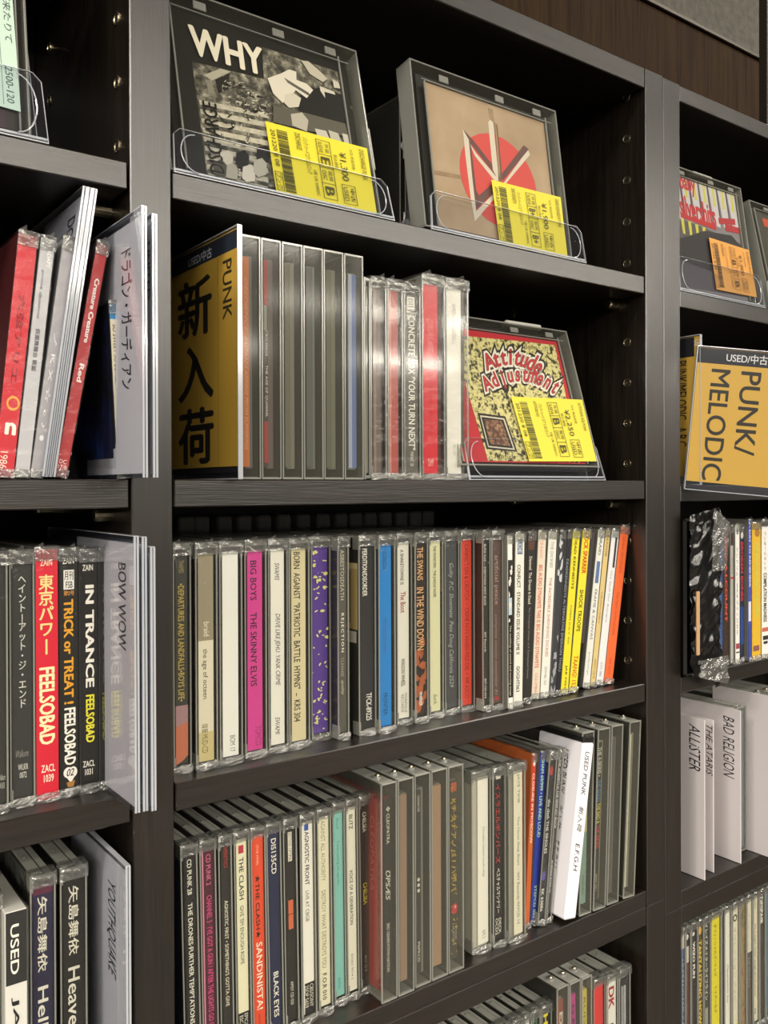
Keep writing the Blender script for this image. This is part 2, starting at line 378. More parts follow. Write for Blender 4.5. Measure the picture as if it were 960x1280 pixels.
def mk_lid(w, h):
    mb = MB(); mb.box(0, T, 0, DEP, 0, h, M_CLEAR, .00035)
    mb.box(T, w*.56, .003, .138, h-.0012, h, M_TOP, .0003); mb.box(T, w*.5, .006, .136, 0, .0012, M_EDGE, .0003)
    mb.box(0, T+.0003, -.0003, .007, h-.0085, h, M_EDGE, .0003); mb.box(0, T+.0003, -.0003, .007, 0, .0085, M_EDGE, .0003)
    mb.cyl((w*.3, .026, h), (0, 0, 1), .0012, .0006, M_EDGE, 8, .0006)
    return mb
def mk_shell(w, h):
    mb = MB(); mb.box(w-T, w, 0, DEP-.001, .0006, h-.0006, M_CLEAR, .00035)
    mb.box(T+.0002, w-T, 0, .0008, .0006, h-.0006, M_CLEAR, .00025)
    mb.box(T+.0002, w-T*.3, -.0001, .0018, h-.0026, h-.0006, M_EDGE, .0003); mb.box(T+.0002, w-T*.3, -.0001, .0018, .0006, .0026, M_EDGE, .0003)
    mb.box(w*.62, w-T, .001, .138, h-.0014, h-.0003, M_TOP, .0003)
    mb.box(w-.0007, w+.0001, -.0003, .0004, .001, h-.001, M_EDGE); mb.box(-.0001, .0006, -.0003, .0004, .001, h-.001, M_EDGE)
    return mb
def mk_box(x0, x1, y0, y1, z0, z1, c, ch=0):
    mb = MB(); mb.box(x0, x1, y0, y1, z0, z1, c, ch); return mb
seed_n = [0]
def disc(style, label, group, X, Y, Z, w, lean=0.0, h=H, spine='eeeae0', es=(), tray='24221f', cover='2a2826', strip=None, body='6a6862',
         wrap=True, z_in=0.0, leftside=None):
    """style: jewel, sleeve (card sleeve in a bag), keeper (tall anti theft case with the disc inside)."""
    seed_n[0] += 1; w = max(w, .0045); wk = round(w*4000)
    X0 = X; zz = Z+.0003+(w*math.sin(lean) if lean > 0 else 0)
    t = thing('cd_keeper_case' if style == 'keeper' else ('cd_sleeve' if style == 'sleeve' else 'cd_case'), label, 'cd', (X0, Y, zz), (0, lean, 0), group)
    z_lo, hh, y_in = 0.0, h, 0.0
    if style == 'keeper':
        K = .1362 if h == H else h
        def mk():
            mb = MB(); mb.box(0, .0011, 0, .150, 0, K, M_KEEP, .0004); mb.box(w-.0011, w, 0, .150, 0, K, M_KEEP, .0004)
            mb.box(.0011, w-.0011, 0, .0008, .0012, K-.0012, M_KEEP); mb.box(.0011, w-.0011, 0, .148, K-.0013, K, M_TOP, .0004); mb.box(.0011, w-.0011, 0, .148, 0, .0013, M_EDGE, .0004)
            for x in (-.0001, w-.0006): mb.box(x, x+.0007, -.0005, .0004, .0003, K-.0003, M_EDGE)
            mb.box(0, w, -.0005, .0004, K-.0010, K+.0001, M_EDGE); mb.box(0, w, -.0005, .0004, 0, .0010, M_EDGE)
            mb.box(.0011, .0017, .0009, .148, .0014, K-.0014, '1b1a18') if not leftside else None
            return mb
        link('keeper_shell', cached(('keep', wk, round(K*1e4), bool(leftside)), mk, 'keeper_shell'), t)
        def mp():
            mb = MB(); mb.cyl((w*.5, .012, K), (0, 0, 1), .0026, .0012, M_EDGE, 12); mb.cyl((w*.5, .012, K+.0012), (0, 0, 1), .0015, .0010, M_METAL, 10, .0010); return mb
        link('lock_pin', cached(('pin', wk, round(K*1e4)), mp, 'lock_pin'), t)
        z_lo, y_in = .0040, .0016; x_in, w_in = .0022, w-.0036
    else: x_in, w_in = 0.0, w
    if style == 'sleeve':
        link('card_sleeve', mk_box(0, w, 0, .135, 0, h, mat(body or cover), .0003).mesh('card_sleeve'), t)
        p0, p1, pz0, pz1, py = .0002, w-.0002, .0006, h-.0006, -.0003
        link('spine_card', mk_box(.0001, w-.0001, -.0003, .0006, .0005, h-.0005, cover).mesh('spine_card'), t)
    else:
        hi = H
        if style == 'jewel':
            link('lid', cached(('lid', wk, round(h*1e4)), lambda: mk_lid(w, h), 'lid'), t); hi = h
            link('case_shell', cached(('shell', wk, round(h*1e4)), lambda: mk_shell(w, h), 'case_shell'), t)
        ty = y_in+.0022
        link('disc_tray', cached(('tray', wk, style, tray, round(hi*1e4)), lambda: mk_box(x_in+T+.0014, x_in+w_in-T-.0005, ty, .137, z_lo+.0022, z_lo+hi-.0032, tray), 'disc_tray'), t)
        link('booklet', cached(('book', cover, style, round(hi*1e4)), lambda: mk_box(x_in+T+.0002, x_in+T+.0012, ty+.010, .136, z_lo+.0030, z_lo+hi-.0034, cover), 'booklet'), t)
        s0, s1 = strip or (.17, .86)
        p0, p1 = x_in+w_in*s0, x_in+w_in*s1; pz0, pz1, py = z_lo+.0040, z_lo+hi-.0055, y_in+.0012
        if style == 'keeper': pz0, pz1 = z_lo+.003, z_lo+hi-.004
        link('spine_card', mk_box(p0, p1, py, py+.0005, pz0, pz1, spine).mesh('spine_card'), t)
    if es:
        mb = MB(); elems(mb, lambda a, b, o: (p0+(p1-p0)*a, py-o, pz1-(pz1-pz0)*b), es)
        link('lettering', mb.mesh('lettering', False), t)
    if leftside:
        mb = MB(); xl = x_in+(T+.0001 if style != 'sleeve' else -.0001)
        elems(mb, lambda a, b, o: (xl-o, .133-.130*a, z_lo+.120*(1-b)), leftside); link('cover_print', mb.mesh('cover_print', False), t)
    if wrap and style != 'keeper':
        var = seed_n[0] % 4
        link('cellophane', cached(('wrap', wk, round(h*1e4), var), lambda: mk_wrap(w, h, DEP if style == 'jewel' else .135, var), 'cellophane'), t)
        for tp in (True, False):
            link('cellophane_fold', cached(('fold', wk, round(h*1e4), var, tp), lambda: mk_fold(w, h, var+9, tp), 'cellophane_fold'), t)
    return t
def row(specs, group, Z, ymid, ybot, hdef=H):
    """specs: style, left px, right px, top shift px, Y mm, label, kwargs"""
    prev = None
    for sp in specs:
        style, xl, xr, sh_, Y, label, kw = sp; Y /= 1000.0
        xa, xb = at(xl, ybot, 1, Y)[0], at(xr, ybot, 1, Y)[0]
        wd = xb-xa-.0004; lean = 0.0
        hh = kw.get('h', H)
        if sh_: lean = math.atan2(at(xl+sh_, ymid-60, 1, Y)[0]-xa, hh)
        if prev is not None and xa < prev[0] and lean == 0 and prev[1] == 0: wd -= max(0, prev[0]-xa); xa = prev[0]
        wd = max(wd, .0042)
        disc(style, label, group, xa, Y, Z, wd, lean, **kw); prev = (xa+wd+.0003, lean)

# ------------------------------------------------------------------ middle bay, shelf 3 row
W_, K_, R_, Y_ = 'f0ede2', '141310', 'c8202a', 'f2e028'
GB2 = 'upright disc cases on the third shelf of the middle bay'
def T_(s, c, a0, a1, b0, b1, d='d', f=''): return ('t', s, c, a0, a1, b0, b1, d, f)
def Rr(c, a0, a1, b0, b1): return ('r', c, a0, a1, b0, b1)
rnd = random.Random(3)
def scrib(col, n, seed, s=.12):
    r = random.Random(seed); out = []
    for _ in range(n):
        a, b = r.uniform(.05, .95), r.uniform(.02, .98); L = r.uniform(.3, 1)*s; q = r.uniform(0, 6.28)
        dx, dy = math.cos(q)*L*2.4, math.sin(q)*L*.16; wx, wy = -math.sin(q)*.10, math.cos(q)*.006
        cl = lambda v: min(.99, max(.01, v))
        out.append(('p', col, [(cl(a), cl(b)), (cl(a+dx), cl(b+dy)), (cl(a+dx+wx), cl(b+dy+wy)), (cl(a+wx), cl(b+wy))]))
    return out
def blobs(col, n, seed, a0=0, a1=1, b0=0, b1=1, ra=.2, rb=.02):
    r = random.Random(seed); out = []
    for _ in range(n):
        a, b = r.uniform(a0, a1), r.uniform(b0, b1); pts = []
        for k in range(7):
            q = k*math.pi*2/7; m = r.uniform(.35, 1.2)
            pts.append((min(a1, max(a0, a+ra*m*math.cos(q))), min(b1, max(b0, b+rb*m*math.sin(q)))))
        out.append(('p', col, pts))
    return out
B2 = [
 ('jewel', 217, 240, 0, 16.5, 'dark grey spined disc with gold lettering and a pink-orange patch at its foot',
  dict(spine='3a3a36', es=[T_('THAMES', 'a89a60', .3, .7, .03, .09), T_('•DEPARTURES AND LANDFALLS•BOYS LIFE•', 'c8b050', .22, .72, .14, .70, 'd', 'b'), ('p', 'b08a90', [(0, .72), (1, .72), (1, .80), (0, .82)]), ('p', 'd0785a', [(0, .82), (1, .80), (1, .96), (.55, .985), (0, 1)])])),
 ('jewel', 245, 273, 0, 14, 'disc whose spine is mottled taupe above and cream below',
  dict(spine='e8e2cc', tray='2c2a22', es=[Rr('9c927c', 0, 1, 0, .42), T_('braid', 'e0dcc8', .35, .72, .33, .40, 'd', 'b'), T_('the age of octeen', '4a463a', .2, .62, .46, .70), T_('018 MUD-CD', '8a8060', .2, .6, .82, .96), Rr('d2c48e', 0, 1, .86, 1), T_('018 MUD-CD', '70683e', .2, .6, .83, .96)])),
 ('jewel', 275, 304, 0, 14, 'plain white spined disc, tiny code at its foot, left of the pink one',
  dict(spine='f4f4f2', tray='33313a', es=[T_('BOM 17', '6a6a6a', .45, .78, .90, .98)])),
 ('jewel', 306.5, 334, 0, 16, 'bright pink spined disc with dark capitals down the spine',
  dict(spine='d8409a', tray='2a1a26', es=[T_('BIG BOYS', '3a1530', .2, .62, .05, .25, 'd', 'b'), T_('THE SKINNY ELVIS', '3a1530', .2, .62, .31, .68, 'd', 'b'), T_('TOMCO', '9a2a6a', .5, .9, .88, .98)])),
 ('jewel', 336, 361, 0, 18, 'white spined disc with thin handwritten black lettering',
  dict(spine='f2f1ea', es=[T_('SWAMIS', '30302c', .3, .65, .07, .16, 'd', 'i'), T_('DRIVE LIKE JEHU: YANK CRIME', '30302c', .25, .7, .33, .70, 'd', 'i'), T_('SWAMI', '30302c', .3, .65, .86, .95, 'd', 'i')])),
 ('jewel', 361.8, 388, 0, 17, 'cream spined disc filled with tall narrow black capitals, left of the purple one',
  dict(spine='ddd2ac', tray='2c2822', es=[T_('BORN  AGAINST  "PATRIOTIC  BATTLE  HYMNS"  –  KRS 304', '2a261e', .15, .62, .02, .90, 'd', 'b')])),
 ('jewel', 389.5, 414, 0, 24, 'purple spined disc scrawled over with pale yellow cartoon shapes',
  dict(spine='5a3c9c', tray='221c34', strip=(.1, .9), es=scrib('e2dc9a', 46, 5)+blobs('d8d48a', 14, 8, 0, 1, .02, .98, .18, .012))),
 ('jewel', 415, 437, 0, 16, 'grey spined disc with spaced pale serif capitals, right of the purple one',
  dict(spine='55544e', strip=(.1, .9), es=[T_('ASBESTOSDEATH', 'c8c4b4', .3, .72, .02, .29), T_('REJECTION', 'f0ece0', .3, .7, .36, .57, 'd', 'bs'), T_('CLEANSE', 'a8a498', .35, .65, .60, .70), T_('quality', 'c8c4b4', .3, .7, .72, .80, 'd', 'i')])),
 ('jewel', 449, 470.5, 0, 15, 'black spined disc with white capitals at its top and foot, left of the blue one',
  dict(spine='26252a', strip=(.12, .93), es=[T_('PERDITION/DISORDER', 'f2f0ea', .2, .55, .02, .28, 'd', 'b'), T_('TFCK-89225', 'f2f0ea', .45, .85, .81, .96, 'd', 'b')],
       leftside=[Rr('2e2c28', 0, 1, 0, 1), Rr('bca46c', .80, 1, .10, .45), Rr('6a5c38', .84, .86, .14, .42), Rr('6a5c38', .88, .91, .14, .42), Rr('6a5c38', .93, .94, .14, .42), Rr('d8c894', .80, 1, .10, .13), Rr('c8c4b8', .86, .99, .46, .52)])),
 ('jewel', 474, 495, 0, 12, 'bright blue spined disc', dict(spine='1c84d8', tray='143c6a', strip=(.12, .82), es=[T_('LAGWAGON', '2a4a70', .25, .6, .03, .14), T_('TROUBLED MAN', '3c6cb0', .3, .6, .4, .6), T_('FRONTIER', '143860', .3, .65, .82, .94)])),
 ('jewel', 496.5, 516, 0, 20, 'white spined disc with a short red word among black ones, right of the blue one',
  dict(spine='efede6', strip=(.12, .86), es=[T_('A SHAKETOWNE IS', '24221e', .25, .55, .04, .24, 'd', 'b'), T_('The Boot', '982028', .25, .7, .28, .40, 'd', 'b'), T_('WAGON WHEEL', '24221e', .3, .65, .66, .82, 'd', 'b'), T_('MORPHIUS\nRECORDS', '5a5850', .3, .8, .86, .97)])),
 ('jewel', 517, 536, 0, 17, 'dark spined disc with outlined tan lettering and an orange flame pattern low down',
  dict(spine='2a221c', strip=(.1, .93), es=blobs('a85a34', 26, 12, 0, 1, .55, .98, .3, .03)+[T_('THE SWANS', 'd8a878', .15, .7, .03, .22, 'd', 'b'), T_('IN THE WIND DOWN', 'd8a878', .1, .75, .26, .62, 'd', 'b'), T_('WARNER', 'f0e8e0', .3, .6, .86, .94, 'd', 'b')])),
 ('jewel', 537, 555, 0, 21, 'pale yellow-green spined disc with tiny black type in its upper third',
  dict(spine='e4e4be', strip=(.14, .86), es=[T_('THE MONSTERS : THE JUNGLE NOISE', '2c2c20', .25, .6, .03, .33, 'd', 'b'), T_('dunk', '6a6a50', .3, .7, .90, .96)])),
 ('jewel', 556.5, 575, 0, 22, 'dark grey spined disc with thin silvery script, left of the orange-red one',
  dict(spine='44464a', strip=(.1, .92), leftside=[Rr('2c2a26', 0, 1, 0, 1), Rr('b09c6c', .9, 1, .04, .3)], es=[T_('Guilty  P.C. Shoemate  Pete Doug California 2529', 'a8acb0', .25, .7, .14, .88, 'd', 'i')])),
 ('jewel', 576.5, 594, 0, 21, 'orange-red spined disc right of the dark grey one with script',
  dict(spine='e04434', strip=(.15, .86), es=[T_('CANNOT ON & CRUTCH  •  CRIME PAYS WHEN PIGS DIE  •  MR.A2CO', '7a1a18', .3, .7, .03, .96)])),
 ('jewel', 595.5, 614, 0, 13, 'black spined disc with small white lettering, right of the orange-red one',
  dict(spine='2a2a28', strip=(.14, .88), es=[T_('BLACK FLAG — EVERYTHING WENT BLACK', 'dcdad0', .25, .6, .03, .40, 'd', 'b'), T_('SST Records', 'dcdad0', .3, .6, .56, .68, 'd', 'b'), T_('SST-CD-015', 'dcdad0', .3, .6, .84, .96, 'd', 'b')])),
 ('jewel', 615, 630, 0, 12, 'maroon-grey spined disc with faint lettering in the middle bay',
  dict(spine='5e4a48', strip=(.1, .92), es=[T_('artificial peace', 'b89a94', .2, .75, .10, .40), T_('complete session november 81', 'a08a84', .25, .6, .46, .95, 'd', 'i'), ('c', 'b03038', .5, .97, .25, .012)])),
 ('sleeve', 630.5, 641, 0, 8, 'narrow white and black collage spined disc in crinkled film', dict(cover='d8d4c8', h=.122, es=[Rr('f0eee6', 0, 1, 0, .14), Rr('2a2826', 0, 1, .14, .30), Rr('1c1c1c', 0, 1, .30, .98), Rr('b8ccd8', .1, .9, .36, .46)]+blobs('e0dcd4', 8, 3, 0, 1, .15, .5, .3, .02)+[T_('The wedding of sound and moving image', 'd0ccc0', .2, .7, .52, .93), Rr('f0eee6', 0, 1, .94, 1)])),
 ('sleeve', 641.5, 653, 3, 9, 'white card spined disc with bold black capitals under a blue-grey stamp',
  dict(cover='e6e4da', h=.123, es=[Rr('6c7c90', .2, .8, .03, .12), T_('LOE', 'e0e4e8', .3, .7, .04, .11), T_('CONFLICT · STANDARD ISSUE VOLUME II', '24221e', .2, .6, .18, .70, 'd', 'b'), T_('GOGHT063', '24221e', .25, .65, .77, .92, 'd', 'b')])),
 ('sleeve', 653.8, 663.5, 6, 12, 'black spined disc with slim cream lettering, between two whitish card spines',
  dict(cover='2c2a28', h=.123, es=[Rr('5c3a2c', .1, .9, .02, .1), T_('Damned  The Dream is Dead', 'dcd8c4', .25, .65, .14, .42, 'd', 'b'), T_('The Complete Works of A Tormented Genius', '9a968a', .3, .6, .44, .86)])),
 ('sleeve', 664.2, 674.5, 9, 17, 'cream spined disc with red block letters, leaning left of the plain white leaning one',
  dict(cover='e8dcc8', h=.123, es=[T_('CB RADIO', 'e09a90', .25, .65, .05, .16), T_('BIG AUDIO DYNAMITE THIS IS BIG AUDIO DYNAMITE', 'd05048', .2, .7, .20, .82, 'd', 'b'), T_('COLUMBIA', 'd07a70', .3, .65, .85, .97)])),
 ('sleeve', 675.2, 686, 11, 16, 'white spined leaning disc with fine grey and red type', dict(cover='e8e8e0', h=.123, es=[T_('THE DICKIES', '8a8a80', .3, .65, .06, .22), T_('THE INCREDIBLE SHRINKING DICKIES', 'c86a64', .3, .65, .28, .76), T_('SFMB-30', '9a9a90', .3, .6, .82, .93)])),
 ('sleeve', 686.7, 693.5, 13, 15, 'thin leaning disc with a black and white photograph running down its spine', dict(cover='3a3c42', h=.123, es=blobs('c4c8cc', 10, 21, 0, 1, .02, .36, .4, .03)+blobs('9a9ca2', 8, 22, 0, 1, .6, .98, .4, .03))),
 ('sleeve', 694.2, 700, 15, 15, 'very thin black spined leaning disc left of the first yellow one', dict(cover='20202a', h=.123, es=[T_('DEADKENNEDYS ALTERNATIVE EMERSON THOU', '9a9eaa', .2, .8, .17, .86)])),
 ('sleeve', 700.8, 710, 16, 14, 'yellow spined leaning disc with black typewriter capitals', dict(cover='eadc30', h=.123, es=[T_('DEAD KENNEDYS', '2a2810', .3, .65, .04, .36, 'd', 'b'), T_('OPEN JULY 4th', '5a5420', .3, .6, .46, .70), T_('JAE 7701', '2a2810', .3, .65, .83, .97, 'd', 'b')])),
 ('sleeve', 711, 721, 18, 14, 'yellow spined leaning disc with red and black bold capitals',
  dict(cover='ecdf38', h=.123, es=[T_('COCK SPARRER', 'd04820', .25, .85, .01, .27, 'd', 'B'), T_('SHOCK TROOPS', '24240c', .25, .75, .37, .63, 'd', 'b'), T_('TAANG! 152', 'd04820', .2, .8, .78, .98, 'd', 'b')])),
 ('sleeve', 728.5, 737, 20, 17, 'white spined leaning disc with a grey side, left of the tan one',
  dict(cover='e6e6e0', h=.123, leftside=[Rr('8c8488', 0, 1, 0, .72), Rr('6a5458', .82, .96, .10, .20), Rr('4c4a40', 0, 1, .72, 1)], es=[T_('BRAID', '5a6a5a', .3, .7, .04, .16, 'd', 'b'), Rr('5c78a8', .2, .75, .2, .34), T_('FRAME & CANVAS', '5c5c58', .3, .7, .38, .70), T_('polyvinyl', '8a8a84', .3, .6, .78, .92)])),
 ('sleeve', 737.7, 744, 20, 17, 'tan spined leaning disc between white ones', dict(cover='dcc484', h=.123, es=[T_('THE BUNCHES', '8a5a34', .3, .7, .03, .17, 'd', 'b'), T_('SUBURBAN REBELS', 'a06a40', .3, .6, .40, .60), T_('AHOY CD 8', '8a6a24', .3, .7, .83, .95)])),
 ('sleeve', 744.7, 754, 21, 17, 'white spined leaning disc left of the bright orange one', dict(cover='e8e8ea', h=.122, es=[Rr('3a3640', .55, .85, .04, .24), T_('The Skull Fair Bologna', '9a9aa0', .3, .6, .26, .60), T_('CTC 086', '8a8a90', .3, .6, .86, .95)])),
 ('sleeve', 755, 765.5, 22, 16, 'bright orange spined leaning disc at the right end of its row', dict(cover='ec6c38', h=.125, es=[T_('SEVEN SECONDS', 'c84c20', .3, .6, .06, .3), T_('THE CREW FROM NEVADA', 'c84c20', .3, .6, .42, .7), T_('WE GOT', 'c84c20', .3, .6, .84, .95)])),
]
row(B2, GB2, SH[3][0], 790, 920)
# riser of grey blocks standing behind them
xr0, xr1 = at(222, 655, 1, .158)[0], at(545, 655, 1, .158)[0]
t = thing('block_rack', 'long rack of grey blocks showing behind the third shelf discs', 'rack', (xr0, .1585, SH[3][0]+.0002))
q = MB(); q.box(0, xr1-xr0, 0, .012, 0, .118, '1c1a18', .001); link('rack_base', q.mesh('rack_base'), t)
mbk = mk_box(0, .0125, -.001, .012, .118, .1350, mottled('grey_block_card', [(.3, 'd8d6ca'), (.7, 'eceadf')], 80), .0015).mesh('block')
edges = [222, 242, 271, 296, 321, 346, 371, 396, 418.5, 437, 456, 475, 495, 513, 529]
for x in edges: link('block', mbk, t, (at(x, 655, 1, .158)[0]-xr0+.0005, 0, 0))

# ------------------------------------------------------------------ middle bay, shelf 2 row
GB1 = 'upright disc cases on the second shelf of the middle bay'
KT = .1362
B1 = [
 ('keeper', 301, 326.5, 0, 4, 'tall clear keeper with a worn orange spine, touching the yellow sign', dict(tray='6b6e74', spine='e8803c', strip=(.05, .55), es=[T_('OBEDIENCE', 'f0b088', .3, .8, .10, .36, 'd', 'i'), T_('BASTARDS ARISING FROM SUFFERING', 'f4c8a8', .3, .75, .38, .92, 'd', 'i')])),
 ('keeper', 327.5, 352.5, 0, 4, 'tall clear keeper holding a disc with a slim red, grey and white spine', dict(tray='6b595e', spine='3a3a3c', strip=(.08, .38), es=[Rr('b03038', 0, 1, 0, .22), Rr('98a090', 0, .8, .22, .34), T_('CRO-MAGS . . . THE AGE OF QUARREL', 'e8e4dc', .3, .95, .34, .76, 'd', 'b'), Rr('b02c38', 0, 1, .78, .98)])),
 ('keeper', 353.5, 379, 0, 4, 'tall clear keeper with plain grey contents, third from the yellow sign', dict(tray='848479', spine='6e6c62', strip=(.12, .5))),
 ('keeper', 380, 404.5, 0, 4, 'tall clear keeper with plain grey contents, fourth from the yellow sign', dict(tray='797e81', spine='5c6062', strip=(.15, .6))),
 ('keeper', 405.5, 430, 0, 4, 'tall clear keeper with plain grey contents, fifth from the yellow sign', dict(tray='797c6e', spine='666858', strip=(.12, .5))),
 ('keeper', 431, 454.5, 0, 4, 'tall clear keeper holding a disc with a blue and white spine', dict(tray='99978c', spine='6a82c8', strip=(.25, .85), es=[Rr('b8c4e4', 0, .45, 0, 1)])),
 ('jewel', 455.5, 463, 0, 6, 'very thin clear case right of the six tall keepers', dict(spine='88867c', wrap=False, tray='4a4a44')),
 ('jewel', 464, 484, 0, 6, 'clear case with brownish grey contents, left of the faded red one', dict(tray='4c4844', spine='6c5e5c', strip=(.2, .7), es=[Rr('88786c', .1, .4, 0, 1)])),
 ('jewel', 485, 504.5, 0, 6, 'clear case with a faded red spine', dict(tray='5a4844', spine='b05450', strip=(.15, .75), es=[Rr('c88880', 0, .25, 0, 1)])),
 ('jewel', 505.5, 526.5, 0, 6, 'grey spined case with large white capitals on the second shelf', dict(tray='3c3c3a', spine='605f5a', strip=(.1, .92), es=[Rr('e8e6e0', .2, .75, .02, .09), T_('回', '3a3a38', .3, .65, .03, .08, 'h'), T_('CONCRETE SOX "YOUR TURN NEXT"', 'f0eee8', .28, .78, .12, .87, 'd', 'b'), T_('MANIC 20', 'd8d6d0', .4, .65, .88, .96)])),
 ('jewel', 528, 557, 0, 6, 'red spined case on the second shelf beside the white spined one', dict(h=.1325, tray='501c1e', spine='d82838', strip=(.1, .72), es=[T_('DISRUPT', 'e87078', .3, .7, .18, .36, 'd', 'i'), T_('discharge and destroy', 'c01828', .4, .7, .4, .8), T_('CDMFN 66', 'f0c0c0', .3, .7, .92, .96)])),
 ('jewel', 558, 586, 0, 6, 'white spined case at the right end of the second shelf row', dict(h=.1325, tray='5c5a54', spine='f0eeea', strip=(.1, .72), es=[T_('AMERICANFOOTBALL', 'a8a6a0', .35, .65, .08, .30), T_('PRC-057', 'b8b6b0', .4, .6, .84, .90)])),
]
row(B1, GB1, SH[2][0], 450, 600)

